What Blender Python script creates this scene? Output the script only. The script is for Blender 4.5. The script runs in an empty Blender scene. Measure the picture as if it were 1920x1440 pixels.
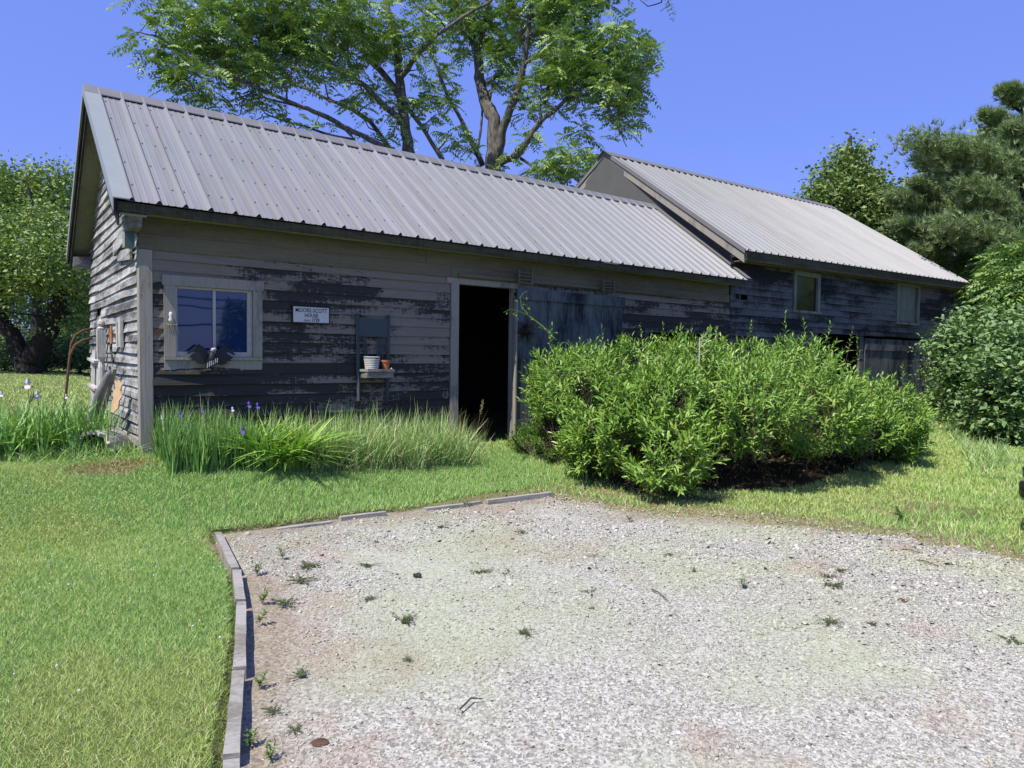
import bpy, math, random
import numpy as np
from mathutils import Vector, Matrix
rng = np.random.default_rng(7); random.seed(7)
S = bpy.context.scene
rad = math.radians
# ---------------------------------------------------------------- camera
F, YAW, PITCH, ROLL, H = 1300., 37.2, -2.33, 0.73, 1.5
_y, _p, _r = rad(YAW), rad(PITCH), rad(ROLL)
FW = np.array([math.sin(_y)*math.cos(_p), math.cos(_y)*math.cos(_p), math.sin(_p)])
_rt = np.array([math.cos(_y), -math.sin(_y), 0.]); _up = np.cross(_rt, FW)
RT = _rt*math.cos(_r)+_up*math.sin(_r); UP = -_rt*math.sin(_r)+_up*math.cos(_r)
CAM = np.array([0, 0, H])
cd = bpy.data.cameras.new("camera"); cam = bpy.data.objects.new("camera", cd)
S.collection.objects.link(cam); S.camera = cam
cd.sensor_width = 36; cd.lens = F/1920*36; cd.clip_end = 900; cd.clip_start = .05
M = Matrix.Identity(4)
for i in range(3):
    M[i][0] = RT[i]; M[i][1] = UP[i]; M[i][2] = -FW[i]; M[i][3] = CAM[i]
cam.matrix_world = M
# ---------------------------------------------------------------- sky and sun
EL, AZ = 57., 12.5
W = bpy.data.worlds.new("World"); S.world = W; W.use_nodes = True
nt = W.node_tree; bg = nt.nodes['Background']
sky = nt.nodes.new('ShaderNodeTexSky'); sky.sky_type = 'NISHITA'; sky.sun_disc = False
SD = Vector((-math.cos(rad(EL))*math.cos(rad(AZ)), -math.cos(rad(EL))*math.sin(rad(AZ)), math.sin(rad(EL))))
sky.sun_elevation = rad(EL); sky.sun_rotation = math.atan2(SD.x, SD.y)
sky.air_density = 1.0; sky.dust_density = 0.3; sky.ozone_density = 2.5
mx = nt.nodes.new('ShaderNodeMix'); mx.data_type = 'RGBA'; mx.blend_type = 'MULTIPLY'; mx.inputs[0].default_value = 1
mx.inputs[7].default_value = (1.0, .95, 1.25, 1)
nt.links.new(sky.outputs[0], mx.inputs[6]); mx2 = nt.nodes.new('ShaderNodeMix'); mx2.data_type = 'RGBA'; mx2.inputs[0].default_value = .66; mx2.inputs[7].default_value = (1.25, 2.05, 6.7, 1)
nt.links.new(mx.outputs[2], mx2.inputs[6]); nt.links.new(mx2.outputs[2], bg.inputs[0]); bg.inputs[1].default_value = .118
sl = bpy.data.lights.new("sun", 'SUN'); sl.energy = 5.0; sl.angle = rad(.5); sl.color = (1, .95, .84)
so = bpy.data.objects.new("sun", sl); S.collection.objects.link(so)
so.rotation_euler = (-SD).to_track_quat('-Z', 'Y').to_euler()
S.view_settings.view_transform = 'Standard'; S.view_settings.look = 'None'
S.view_settings.exposure = 0.35; S.view_settings.gamma = 1
S.render.engine = 'CYCLES'

# ---------------------------------------------------------------- helpers
def ray(x, y): return FW+RT*(x-960)/F-UP*(y-720)/F
def at(x, y, d): return CAM+ray(x, y)*d
def on_y(x, y, Y): d = ray(x, y); return CAM+d*Y/d[1]
def on_z(x, y, Z): d = ray(x, y); return CAM+d*(Z-H)/d[2]
def lerp(a, b, t): return a+(b-a)*t
def smooth(t): t = np.clip(t, 0, 1); return t*t*(3-2*t)
def link(o, parent=None):
    S.collection.objects.link(o)
    if parent is not None: o.parent = parent; o.matrix_parent_inverse = Matrix.Identity(4)
    return o
def tag(o, label=None, cat=None, group=None, kind=None):
    if label: o['label'] = label
    if cat: o['category'] = cat
    if group: o['group'] = group
    if kind: o['kind'] = kind
    return o
def empty(name, label, cat, loc=(0, 0, 0), group=None):
    o = bpy.data.objects.new(name, None); o.location = loc; o.empty_display_size = .1
    link(o); return tag(o, label, cat, group)
def copy_tree(o, parent=None):
    c = o.copy(); S.collection.objects.link(c)
    if parent is not None: c.parent = parent
    for ch in o.children: copy_tree(ch, c)
    return c
class MB:
    """collects simple solids; build() links them as one mesh"""
    def __init__(s): s.v = []; s.f = []; s.m = []
    def add(s, vs, fs, mi=0):
        n = len(s.v); s.v += [tuple(map(float, p)) for p in vs]
        s.f += [tuple(n+i for i in f) for f in fs]; s.m += [mi]*len(fs); return s
    def box(s, x0, x1, y0, y1, z0, z1, mi=0):
        s.add([(x0, y0, z0), (x1, y0, z0), (x1, y1, z0), (x0, y1, z0), (x0, y0, z1), (x1, y0, z1), (x1, y1, z1), (x0, y1, z1)],
              [(0, 3, 2, 1), (4, 5, 6, 7), (0, 1, 5, 4), (1, 2, 6, 5), (2, 3, 7, 6), (3, 0, 4, 7)], mi); return s
    def hexa(s, p, mi=0):
        s.add(p, [(0, 3, 2, 1), (4, 5, 6, 7), (0, 1, 5, 4), (1, 2, 6, 5), (2, 3, 7, 6), (3, 0, 4, 7)], mi); return s
    def bar(s, a, b, w, h, up=(0, 0, 1), mi=0):
        a = Vector(a); b = Vector(b); d = (b-a).normalized(); u = Vector(up); r = d.cross(u).normalized(); u = r.cross(d)
        r *= w/2; u *= h/2
        return s.hexa([a-r-u, a+r-u, b+r-u, b-r-u, a-r+u, a+r+u, b+r+u, b-r+u], mi)
    def tube(s, pts, rs, n=7, mi=0, cap=True):
        pts = [Vector(p) for p in pts]
        if not hasattr(rs, '__len__'): rs = [rs]*len(pts)
        base = len(s.v); ref = None
        for i, p in enumerate(pts):
            d = (pts[min(i+1, len(pts)-1)]-pts[max(i-1, 0)]).normalized()
            if ref is None: ref = Vector((0, 0, 1)) if abs(d.z) < .9 else Vector((1, 0, 0))
            r = d.cross(ref).normalized(); u = r.cross(d).normalized(); ref = u
            for k in range(n):
                a = 2*math.pi*k/n; q = p+(r*math.cos(a)+u*math.sin(a))*rs[i]; s.v.append(tuple(q))
        for i in range(len(pts)-1):
            for k in range(n):
                a = base+i*n+k; b = base+i*n+(k+1) % n
                s.f.append((a, b, b+n, a+n)); s.m.append(mi)
        if cap:
            s.f.append(tuple(base+k for k in reversed(range(n)))); s.m.append(mi)
            e = base+(len(pts)-1)*n; s.f.append(tuple(e+k for k in range(n))); s.m.append(mi)
        return s
    def prism(s, poly, off, mi=0):
        """poly: list of 3d points, extruded by vector off"""
        n = len(poly); off = Vector(off)
        vs = [Vector(p) for p in poly]+[Vector(p)+off for p in poly]
        fs = [tuple(range(n)), tuple(reversed(range(n, 2*n)))]+[(i, i+n, (i+1) % n+n, (i+1) % n) for i in range(n)]
        return s.add(vs, fs, mi)
    def build(s, name, mats, parent=None, smooth_=False):
        me = bpy.data.meshes.new(name); me.from_pydata(s.v, [], s.f)
        for m in (mats if isinstance(mats, (list, tuple)) else [mats]): me.materials.append(m)
        me.polygons.foreach_set('material_index', s.m)
        if smooth_: me.polygons.foreach_set('use_smooth', [True]*len(s.f))
        me.update()
        import bmesh
        bm = bmesh.new(); bm.from_mesh(me); bmesh.ops.recalc_face_normals(bm, faces=bm.faces); bm.to_mesh(me); bm.free()
        return link(bpy.data.objects.new(name, me), parent)
def np_mesh(name, V, Fc, mat, parent=None, smooth_=False):
    V = np.asarray(V, np.float32).reshape(-1, 3); Fc = np.asarray(Fc, np.int32); k = Fc.shape[1]
    me = bpy.data.meshes.new(name); me.vertices.add(len(V)); me.vertices.foreach_set('co', V.ravel())
    me.loops.add(Fc.size); me.loops.foreach_set('vertex_index', Fc.ravel())
    me.polygons.add(len(Fc)); me.polygons.foreach_set('loop_start', np.arange(0, Fc.size, k, dtype=np.int32))
    me.polygons.foreach_set('loop_total', np.full(len(Fc), k, np.int32))
    if smooth_: me.polygons.foreach_set('use_smooth', np.ones(len(Fc), bool))
    me.materials.append(mat); me.update(calc_edges=True); me.validate()
    return link(bpy.data.objects.new(name, me), parent)
def nrm(v): return v/np.maximum(np.linalg.norm(v, axis=-1, keepdims=True), 1e-9)
def scatter(tv, tf, pos, d, up, sc):
    """template (+Y along, +Z normal) to each pos; returns V, F"""
    d = nrm(d); x = nrm(np.cross(d, up)); z = np.cross(x, d)
    sc = np.asarray(sc, float)
    if sc.ndim == 1: sc = np.repeat(sc[:, None], 3, 1)
    t = tv[None]*sc[:, None, :]
    V = pos[:, None]+t[..., 0:1]*x[:, None]+t[..., 1:2]*d[:, None]+t[..., 2:3]*z[:, None]
    n = len(tv); Fc = (np.arange(len(pos))*n)[:, None, None]+tf[None]
    return V.reshape(-1, 3), Fc.reshape(-1, tf.shape[1])
def merge(parts):
    Vs, Fs, o = [], [], 0
    for V, Fc in parts: Vs.append(V); Fs.append(Fc+o); o += len(V)
    return np.concatenate(Vs), np.concatenate(Fs)
def rdir(n): return nrm(rng.normal(size=(n, 3)))
# leaf templates
LANCE = (np.array([(0, 0, 0), (-.12, .35, .05), (0, .4, 0), (.12, .35, .05), (0, 1, -.12), (-.09, .7, .02), (.09, .7, .02), (0, .72, -.03)]),
         np.array([(0, 2, 1), (0, 3, 2), (1, 2, 7), (1, 7, 5), (2, 3, 6), (2, 6, 7), (5, 7, 4), (7, 6, 4)]))
OVAL = (np.array([(0, 0, 0), (-.3, .45, .07), (0, .45, 0), (.3, .45, .07), (0, 1, -.08)]),
        np.array([(0, 2, 1), (0, 3, 2), (1, 2, 4), (2, 3, 4)]))
LEAFLET = (np.array([(0, 0, 0), (-.17, .4, .04), (.17, .4, .04), (0, 1, -.08)]), np.array([(0, 2, 1), (1, 2, 3)]))
BLADE = (np.array([(-.5, 0, 0), (.5, 0, 0), (-.38, .45, .05), (.38, .45, .05), (0, 1, .22)]), np.array([(0, 1, 3), (0, 3, 2), (2, 3, 4)]))
def arcblade(bend, n=5):
    v = []; f = []
    for i in range(n+1):
        t = i/n; w = .5*(1-t**2.2)+.02; y = t-.12*bend*t*t; z = -bend*t**2.3
        v += [(-w, y, z), (w, y, z)]
        if i: a = 2*i-2; f += [(a, a+1, a+3), (a, a+3, a+2)]
    return np.array(v), np.array(f)
# ---------------------------------------------------------------- node materials
def mat(name):
    m = bpy.data.materials.new(name); m.use_nodes = True; n = m.node_tree
    return m, n, n.nodes['Principled BSDF']
def N(n, t, **kw):
    o = n.nodes.new(t)
    for k, v in kw.items(): setattr(o, k, v)
    return o
def coords(n, scale=(1, 1, 1), rot=(0, 0, 0)):
    tc = N(n, 'ShaderNodeTexCoord'); mp = N(n, 'ShaderNodeMapping')
    mp.inputs['Scale'].default_value = scale; mp.inputs['Rotation'].default_value = rot
    n.links.new(tc.outputs['Object'], mp.inputs[0]); return mp.outputs[0]
def noise(n, vec, sc, det=4, rough=.6):
    o = N(n, 'ShaderNodeTexNoise'); o.inputs['Scale'].default_value = sc; o.inputs['Detail'].default_value = det
    o.inputs['Roughness'].default_value = rough
    if vec is not None: n.links.new(vec, o.inputs['Vector'])
    return o.outputs['Fac']
def ramp(n, fac, stops):
    o = N(n, 'ShaderNodeValToRGB'); e = o.color_ramp.elements
    while len(e) < len(stops): e.new(.5)
    for i, (p, c) in enumerate(stops):
        e[i].position = p; e[i].color = (*c, 1) if len(c) == 3 else c
    n.links.new(fac, o.inputs[0]); return o.outputs[0]
def g(v): return (v, v, v)
def mixc(n, fac, a, b, mode='MIX'):
    o = N(n, 'ShaderNodeMix'); o.data_type = 'RGBA'; o.blend_type = mode
    for s_, v in ((0, fac), (6, a), (7, b)):
        if hasattr(v, 'is_linked'): n.links.new(v, o.inputs[s_])
        else: o.inputs[s_].default_value = v if s_ == 0 else (*v, 1)
    return o.outputs[2]
def mth(n, op, a, b=0., c=None):
    o = N(n, 'ShaderNodeMath'); o.operation = op
    for i, v in enumerate((a, b, c)):
        if v is None: continue
        if hasattr(v, 'is_linked'): n.links.new(v, o.inputs[i])
        else: o.inputs[i].default_value = v
    return o.outputs[0]
def bump(n, b, h, st=.3, dist=.01):
    o = N(n, 'ShaderNodeBump'); o.inputs['Strength'].default_value = st; o.inputs['Distance'].default_value = dist
    n.links.new(h, o.inputs['Height']); n.links.new(o.outputs[0], b.inputs['Normal'])
def wood(name, light, dark, thr=.5, soft=.08, axis='x', big=1.0, mid=None, streak=.35, rough=.85, zones=(), cell=0):
    """weathered painted boards: pale paint/grey wood, dark blotches with vertical drips"""
    m, n, b = mat(name)
    sx = {'x': (.55, 1, 2.6), 'y': (1, .55, 2.6), 'z': (2.4, 2.4, .8)}[axis]
    v = coords(n, tuple(k*big for k in sx))
    blot = noise(n, v, 1.3, 5, .62)
    dv = coords(n, {'x': (42, 42, 5), 'y': (42, 42, 5), 'z': (60, 60, 2.5)}[axis])
    dr = noise(n, dv, 1, 3, .6)
    f = mth(n, 'ADD', blot, mth(n, 'MULTIPLY', mth(n, 'SUBTRACT', dr, .5), streak))
    fl = noise(n, coords(n, {'x': (14, 14, 46), 'y': (14, 14, 46), 'z': (46, 46, 14)}[axis]), 1, 5, .75)
    f = mth(n, 'ADD', f, mth(n, 'MULTIPLY', mth(n, 'SUBTRACT', fl, .5), .42))
    if cell:   # each board weathers on its own
        tq = N(n, 'ShaderNodeTexCoord'); sq = N(n, 'ShaderNodeSeparateXYZ'); n.links.new(tq.outputs['Object'], sq.inputs[0]); cq = N(n, 'ShaderNodeCombineXYZ')
        zi = mth(n, 'DIVIDE', mth(n, 'SUBTRACT', sq.outputs[2], .28), cell); n.links.new(mth(n, 'MULTIPLY', sq.outputs[1 if axis == 'y' else 0], .9), cq.inputs[0]); n.links.new(mth(n, 'MULTIPLY', mth(n, 'FLOOR', zi), 3.7), cq.inputs[2])
        f = mth(n, 'ADD', f, mth(n, 'MULTIPLY', mth(n, 'SUBTRACT', noise(n, cq.outputs[0], 1, 3, .6), .5), .55))
        f = mth(n, 'ADD', f, mth(n, 'MULTIPLY', mth(n, 'SUBTRACT', mth(n, 'FRACT', zi), .5), .10))
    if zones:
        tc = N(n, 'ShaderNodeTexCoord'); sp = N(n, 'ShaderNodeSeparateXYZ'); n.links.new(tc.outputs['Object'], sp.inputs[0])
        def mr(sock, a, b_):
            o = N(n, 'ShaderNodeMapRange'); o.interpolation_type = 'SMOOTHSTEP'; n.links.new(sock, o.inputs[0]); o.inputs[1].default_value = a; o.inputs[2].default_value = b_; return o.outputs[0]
        for (xa, xb, za, zb, amt) in zones:   # patches where paint held or boards mildewed; the low one also paints in shade
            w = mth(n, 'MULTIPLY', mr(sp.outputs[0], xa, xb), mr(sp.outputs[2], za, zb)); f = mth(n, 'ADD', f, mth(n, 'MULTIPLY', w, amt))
    msk = ramp(n, f, [(thr-soft, g(0)), (thr+soft, g(1))])
    gv = coords(n, {'x': (3, 60, 60), 'y': (60, 3, 60), 'z': (60, 60, 3)}[axis])
    gr = noise(n, gv, 1, 4, .7)
    lt = mixc(n, gr, tuple(c*.62 for c in light), tuple(min(1, c*1.25) for c in light))
    dk = mixc(n, gr, tuple(c*.5 for c in dark), tuple(c*1.9 for c in dark))
    if mid:
        mv = noise(n, coords(n, sx), .9, 3, .5)
        lt = mixc(n, ramp(n, mv, [(.42, g(0)), (.62, g(1))]), lt, mid)
    n.links.new(mixc(n, msk, lt, dk), b.inputs['Base Color'])
    b.inputs['Roughness'].default_value = rough; b.inputs['Specular IOR Level'].default_value = .15
    bump(n, b, mth(n, 'ADD', gr, mth(n, 'MULTIPLY', dr, .5)), .55, .006)
    return m
def plain(name, col, rough=.7, metal=0., var=.25, sc=20, spec=.3):
    m, n, b = mat(name); f = noise(n, coords(n), sc, 4)
    n.links.new(mixc(n, f, tuple(c*(1-var) for c in col), tuple(min(1, c*(1+var)) for c in col)), b.inputs['Base Color'])
    b.inputs['Roughness'].default_value = rough; b.inputs['Metallic'].default_value = metal
    b.inputs['Specular IOR Level'].default_value = spec; bump(n, b, f, .2, .003); return m
def leafmat(name, cols, trans=.3, rough=.5, spec=.3):
    m, n, b = mat(name); gi = N(n, 'ShaderNodeNewGeometry')
    k = len(cols); c = ramp(n, gi.outputs['Random Per Island'], [((i+.5)/k, cols[i]) for i in range(k)])
    n.links.new(c, b.inputs['Base Color']); b.inputs['Roughness'].default_value = rough
    b.inputs['Specular IOR Level'].default_value = spec
    tr = N(n, 'ShaderNodeBsdfTranslucent'); ms = N(n, 'ShaderNodeMixShader'); ms.inputs[0].default_value = trans
    tc = mixc(n, 1., c, (1.3, 1.45, .5), 'MULTIPLY'); n.links.new(tc, tr.inputs[0])
    out = n.nodes['Material Output']; n.links.new(b.outputs[0], ms.inputs[1]); n.links.new(tr.outputs[0], ms.inputs[2])
    n.links.new(ms.outputs[0], out.inputs[0]); return m
def bark(name, a, c, sc=14):
    m, n, b = mat(name); f = noise(n, coords(n, (1, 1, .3)), sc, 5, .7)
    n.links.new(ramp(n, f, [(.35, a), (.65, c)]), b.inputs['Base Color']); b.inputs['Roughness'].default_value = .95
    b.inputs['Specular IOR Level'].default_value = .1; bump(n, b, f, .8, .03); return m

m_front = wood('weathered_front_boards', (.225, .20, .155), (.034, .033, .029), .475, .035, 'x', .62, streak=.2, cell=.111, zones=((-9, -8, 2.12, 2.36, -.10), (3.4, 4.2, 1.3, 1.5, -.11), (2.2, 1.2, 1.9, 2.3, -.08), (-9, -8, 1.46, 1.15, .10), (5.4, 5.5, -1, 0, .15)))  # zone low on the wall: mildew plus shade darkened into the colour
m_low = m_front
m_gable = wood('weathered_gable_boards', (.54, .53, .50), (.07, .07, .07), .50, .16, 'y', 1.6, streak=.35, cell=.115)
m_trim = wood('grey_trim', (.31, .285, .235), (.11, .10, .085), .66, .1, 'z', 1.5, streak=.25)
m_frieze = wood('frieze_boards', (.17, .155, .105), (.06, .055, .036), .6, .2, 'x', .8, streak=.2)
m_soffit = wood('soffit_boards', (.30, .29, .21), (.12, .115, .08), .62, .2, 'y', .8, streak=.1)
m_fascia = wood('stained_fascia', (.10, .095, .055), (.03, .028, .018), .5, .2, 'x', 2., streak=.6)
m_fascdark = wood('dark_fascia', (.06, .056, .045), (.02, .02, .018), .5, .2, 'x', 2., streak=.4)
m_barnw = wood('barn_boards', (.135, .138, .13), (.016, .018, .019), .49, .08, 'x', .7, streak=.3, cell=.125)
m_door = wood('door_planks', (.13, .145, .14), (.014, .018, .02), .5, .12, 'z', .9, streak=.3)
m_beam = wood('grey_beam', (.33, .32, .29), (.08, .08, .075), .56, .15, 'y', 2, streak=.3)
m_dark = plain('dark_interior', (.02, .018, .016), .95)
m_tar = plain('tar_paper', (.10, .10, .095), .9, var=.2, sc=3)
m_white = plain('white_paint', (.55, .54, .50), .6, var=.12, sc=30)
m_black = plain('black_paint', (.012, .012, .013), .5)
m_rust = plain('rusty_pipe', (.10, .055, .032), .8, var=.5, sc=25)
m_teal = plain('old_blue_green_paint', (.055, .075, .08), .7, var=.25, sc=30)
m_terra = plain('terracotta', (.42, .15, .05), .8, var=.15)
m_iron = plain('black_iron', (.026, .032, .034), .6, .3)
m_concrete = plain('lichened_concrete', (.42, .40, .33), .95, var=.3, sc=18, spec=.1)
m_rock = plain('grey_fieldstone', (.34, .33, .28), .95, var=.35, sc=9, spec=.1)
m_kerb = wood('kerb_timber', (.36, .34, .30), (.16, .15, .12), .56, .12, 'x', 2.5, streak=.4)
# metal roof
def roofmat():
    m, n, b = mat('grey_ribbed_steel')
    v = coords(n); f = noise(n, v, .55, 3, .5); st = noise(n, coords(n, (5, .35, .35)), 1.6, 4, .6)
    c = mixc(n, ramp(n, f, [(.4, g(0)), (.6, g(1))]), (.255, .25, .255), (.24, .252, .25))
    tc = N(n, 'ShaderNodeTexCoord'); sp = N(n, 'ShaderNodeSeparateXYZ'); n.links.new(tc.outputs['Object'], sp.inputs[0])
    wn = N(n, 'ShaderNodeTexWhiteNoise'); wn.noise_dimensions = '1D'; n.links.new(mth(n, 'FLOOR', mth(n, 'DIVIDE', sp.outputs[0], .905)), wn.inputs['W'])
    c = mixc(n, mth(n, 'MULTIPLY', wn.outputs[0], .35), c, (.20, .197, .205))
    c = mixc(n, ramp(n, st, [(.45, g(0)), (.75, g(.6))]), c, (.17, .162, .145))
    n.links.new(c, b.inputs['Base Color']); b.inputs['Metallic'].default_value = .05
    b.inputs['Roughness'].default_value = .46; b.inputs['Specular IOR Level'].default_value = .16
    bump(n, b, noise(n, v, 9, 2), .12, .006); return m
m_roof = roofmat()
m_screw = plain('screw', (.13, .125, .13), .5, .4)
m_ridge = plain('ridge_cap_steel', (.20, .195, .185), .5, .2, var=.15, sc=6)
m_rake = plain('rake_trim_steel', (.27, .30, .29), .5, .15, var=.1, sc=5)
def glassmat():
    m, n, b = mat('window_glass'); b.inputs['Base Color'].default_value = (.012, .03, .085, 1)  # blue of the mirrored sky is put into the base colour
    b.inputs['Roughness'].default_value = .02; b.inputs['IOR'].default_value = 1.75
    bump(n, b, noise(n, coords(n), 2.5, 1), .04, .02); return m
m_glass = glassmat()
# foliage
m_shrub = leafmat('shrub_leaves', [(0.138, 0.266, 0.0321), (0.186, 0.328, 0.0427), (0.251, 0.4, 0.057), (0.162, 0.293, 0.0392), (0.0969, 0.213, 0.0321), (0.21, 0.355, 0.0499), (0.307, 0.408, 0.0855)], .14, .4, .45)
m_walnut = leafmat('walnut_leaves', [(0.144, 0.243, 0.0639), (0.216, 0.335, 0.0813), (0.313, 0.425, 0.102), (0.179, 0.284, 0.0871)], .14, .45)
m_apple = leafmat('apple_leaves', [(0.121, 0.199, 0.0616), (0.203, 0.294, 0.0862), (0.297, 0.378, 0.0986)], .14)
m_dkleaf = leafmat('dark_bush_leaves', [(0.0911, 0.154, 0.0702), (0.136, 0.209, 0.0842), (0.182, 0.254, 0.0983)], .2)
m_maple = leafmat('maple_leaves', [(0.114, 0.18, 0.0617), (0.178, 0.256, 0.0772), (0.254, 0.322, 0.0927)], .14)
m_pine = leafmat('pine_needles', [(0.161, 0.234, 0.11), (0.232, 0.317, 0.138), (0.304, 0.384, 0.155)], .1)
m_hedge = leafmat('viburnum_leaves', [(0.115, 0.196, 0.0736), (0.166, 0.264, 0.0935), (0.218, 0.322, 0.111)], .12, .5)
m_sumac = leafmat('sumac_leaves', [(0.179, 0.297, 0.0772), (0.268, 0.391, 0.108), (0.134, 0.224, 0.0679)], .14)
m_vine = leafmat('vine_leaves', [(.10, .19, .03), (.14, .24, .045)], .3)
m_lawn = leafmat('lawn_blades', [(0.323, 0.453, 0.111), (0.409, 0.528, 0.148), (0.508, 0.59, 0.193), (0.273, 0.402, 0.104), (0.682, 0.655, 0.386), (0.372, 0.503, 0.133)], .14, .6, .15)
m_lawng = leafmat('green_blades', [(0.211, 0.394, 0.104), (0.261, 0.454, 0.119), (0.336, 0.529, 0.133), (0.548, 0.589, 0.296)], .14, .6, .15)
m_dry = leafmat('dry_blades', [(.36, .29, .15), (.30, .26, .12), (.19, .24, .06), (.42, .34, .19)], .2, .7, .1)
m_tall = leafmat('tall_grass', [(0.207, 0.352, 0.091), (0.299, 0.462, 0.13), (0.414, 0.55, 0.208), (0.161, 0.297, 0.091), (0.529, 0.572, 0.325)], .14, .5, .25)
m_iris = leafmat('iris_leaves', [(.11, .25, .06), (.17, .33, .08), (.25, .42, .11)], .14, .45, .3)
m_lily = leafmat('daylily_leaves', [(.27, .45, .07), (.34, .52, .10), (.20, .38, .06)], .14, .45, .3)
m_purple = plain('violet_petals', (.12, .055, .33), .6, var=.3)
m_lilac = plain('pale_lilac_petals', (.55, .50, .66), .6, var=.15)
m_bud = plain('dry_bud', (.16, .12, .08), .8)
m_bark = bark('walnut_bark', (.05, .046, .04), (.20, .19, .16))
m_bark2 = bark('dark_bark', (.018, .016, .013), (.05, .045, .038))
m_twig = bark('twig_bark', (.05, .042, .032), (.13, .11, .085))

_ph = rng.uniform(0, 6.28, 12); _fr = rng.normal(0, 1.6, (12, 2))
def noise_np(x, y):
    s = sum(np.sin(_fr[i, 0]*x*(1+i*.35)+_fr[i, 1]*y*(1+i*.35)+_ph[i])/(1+i*.25) for i in range(12))
    return np.clip(.5+s/6., 0, 1)
# ---------------------------------------------------------------- terrain
KX = np.array([.35, .64, .78, .89, 1.08, 1.24, 1.39]); KY = np.array([.9, 2.29, 2.71, 3.03, 3.66, 4.35, 5.42])
GP = np.array([(1.39, 5.42), (2.8, 5.42), (3.5, 5.33), (4.4, 5.2), (4.62, 4.9), (4.64, 4.3), (5.02, 3.74), (5.4, 3.1), (5.72, 2.5), (5.85, 1.6), (6.3, 0), (7.5, -5), (7.5, -9), (-2.6, -9),
               (-1.2, -3), (-.1, -.8), (.35, .9), (.64, 2.29), (.78, 2.71), (.89, 3.03), (1.08, 3.66), (1.24, 4.35)])
def sdist(x, y):
    """positive inside the gravel"""
    x = np.asarray(x, float); y = np.asarray(y, float); ins = np.zeros(x.shape, bool); dm = np.full(x.shape, 1e9)
    for i in range(len(GP)):
        (ax, ay), (bx, by) = GP[i-1], GP[i]
        c = ((ay > y) != (by > y)) & (x < (bx-ax)*(y-ay)/((by-ay) if by != ay else 1e-9)+ax); ins ^= c
        t = np.clip(((x-ax)*(bx-ax)+(y-ay)*(by-ay))/((bx-ax)**2+(by-ay)**2), 0, 1)
        dm = np.minimum(dm, np.hypot(x-ax-t*(bx-ax), y-ay-t*(by-ay)))
    return np.where(ins, dm, -dm)
def gz(x, y):
    x = np.asarray(x, float); y = np.asarray(y, float)
    y0 = np.interp(x, [1, 4.4, 5.5, 8, 20], [5.35, 5.3, 4.0, 2.6, 2.0]); w = np.interp(x, [1, 4.4, 8, 20], [1.9, 2.2, 4, 5])
    amp = np.interp(x, [-5, 1.2, 3, 5, 8, 20], [.33, .36, .30, .22, .22, .30])
    z = .13+amp*smooth((y-y0)/w)
    s = sdist(x, y); z = z+np.where(s > 0, 0, 1)*(.012*np.sin(x*2.3+1)*np.sin(y*1.9)+.008*np.sin(x*5.1+y*3.7))
    z = z-.06*np.where((x < 4.4) & (y < 5.5), smooth(s/.1+1.3), smooth(s/.15+.3))
    left = (x < np.interp(y, KY, KX)-.1) & (y < 5.5)
    z = z+np.where(left, .03, 0)
    return z
def spaced(a, b, near, n, p=2.2):
    t = np.linspace(-1, 1, n); s_ = np.sign(t)*np.abs(t)**p
    return np.where(s_ < 0, near+(near-a)*s_, near+(b-near)*s_)
xs = np.unique(np.concatenate([np.arange(-3, 12, .09), spaced(-400, 500, 5, 90, 3)]))
ys = np.unique(np.concatenate([np.arange(-1, 9, .09), spaced(-400, 600, 5, 90, 3)]))
def grid_mesh(name, xs, ys, zf, m, keep=None, parent=None):
    X, Y = np.meshgrid(xs, ys); Z = zf(X, Y); V = np.stack([X, Y, Z], -1).reshape(-1, 3)
    nx, ny = len(xs), len(ys); i = (np.arange(ny-1)[:, None]*nx+np.arange(nx-1)[None]).ravel()
    Fc = np.stack([i, i+1, i+nx+1, i+nx], -1)
    if keep is not None:
        c = V[Fc].mean(1); Fc = Fc[keep(c[:, 0], c[:, 1])]
        u, inv = np.unique(Fc, return_inverse=True); V = V[u]; Fc = inv.reshape(-1, 4)
    return np_mesh(name, V, Fc, m, parent, True)
def groundmat():
    m, n, b = mat('lawn_soil'); v = coords(n)
    big = noise(n, v, .8, 4); fine = noise(n, v, 45, 4, .7)
    c = ramp(n, big, [(.35, (.16, .22, .06)), (.6, (.22, .26, .09))])
    c = mixc(n, fine, c, (.10, .095, .045), 'MIX')
    tcs = N(n, 'ShaderNodeAttribute'); tcs.attribute_name = 'dry'
    c = mixc(n, tcs.outputs['Fac'], c, mixc(n, fine, (.20, .16, .10), (.36, .31, .19)))
    tl = N(n, 'ShaderNodeAttribute'); tl.attribute_name = 'litter_shade'; c = mixc(n, tl.outputs['Fac'], c, mixc(n, fine, (.03, .022, .014), (.12, .09, .055)))  # dark leaf litter below the shrubs, coloured darker to deepen their shade
    n.links.new(c, b.inputs['Base Color']); b.inputs['Roughness'].default_value = 1; b.inputs['Specular IOR Level'].default_value = .05
    bump(n, b, fine, .8, .03); return m
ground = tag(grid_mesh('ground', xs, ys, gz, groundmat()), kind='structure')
def dryness(x, y):
    s = sdist(x, y)
    d = smooth(1-np.abs(s+.1)/.45)*np.where(x > 1.2, 1, 0)*np.where((y > 5.25) & (x < 4.4), .35, 1)
    d = np.maximum(d, .95*smooth(1-np.hypot((x-.95)/.75, (y-7.0)/.42)))
    d = np.maximum(d, .8*smooth(1-np.hypot((x-4.9)/.7, (y-4.9)/.5)))
    d = np.maximum(d, .8*smooth(1-np.hypot((x-6.9)/1.1, (y-2.9)/.5)))
    nz = .5+.5*np.sin(x*3.1+2*np.sin(y*2.3))*np.sin(y*2.7+1.5*np.sin(x*1.7))
    return np.clip(d*(.65+.6*nz), 0, 1)
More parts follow.
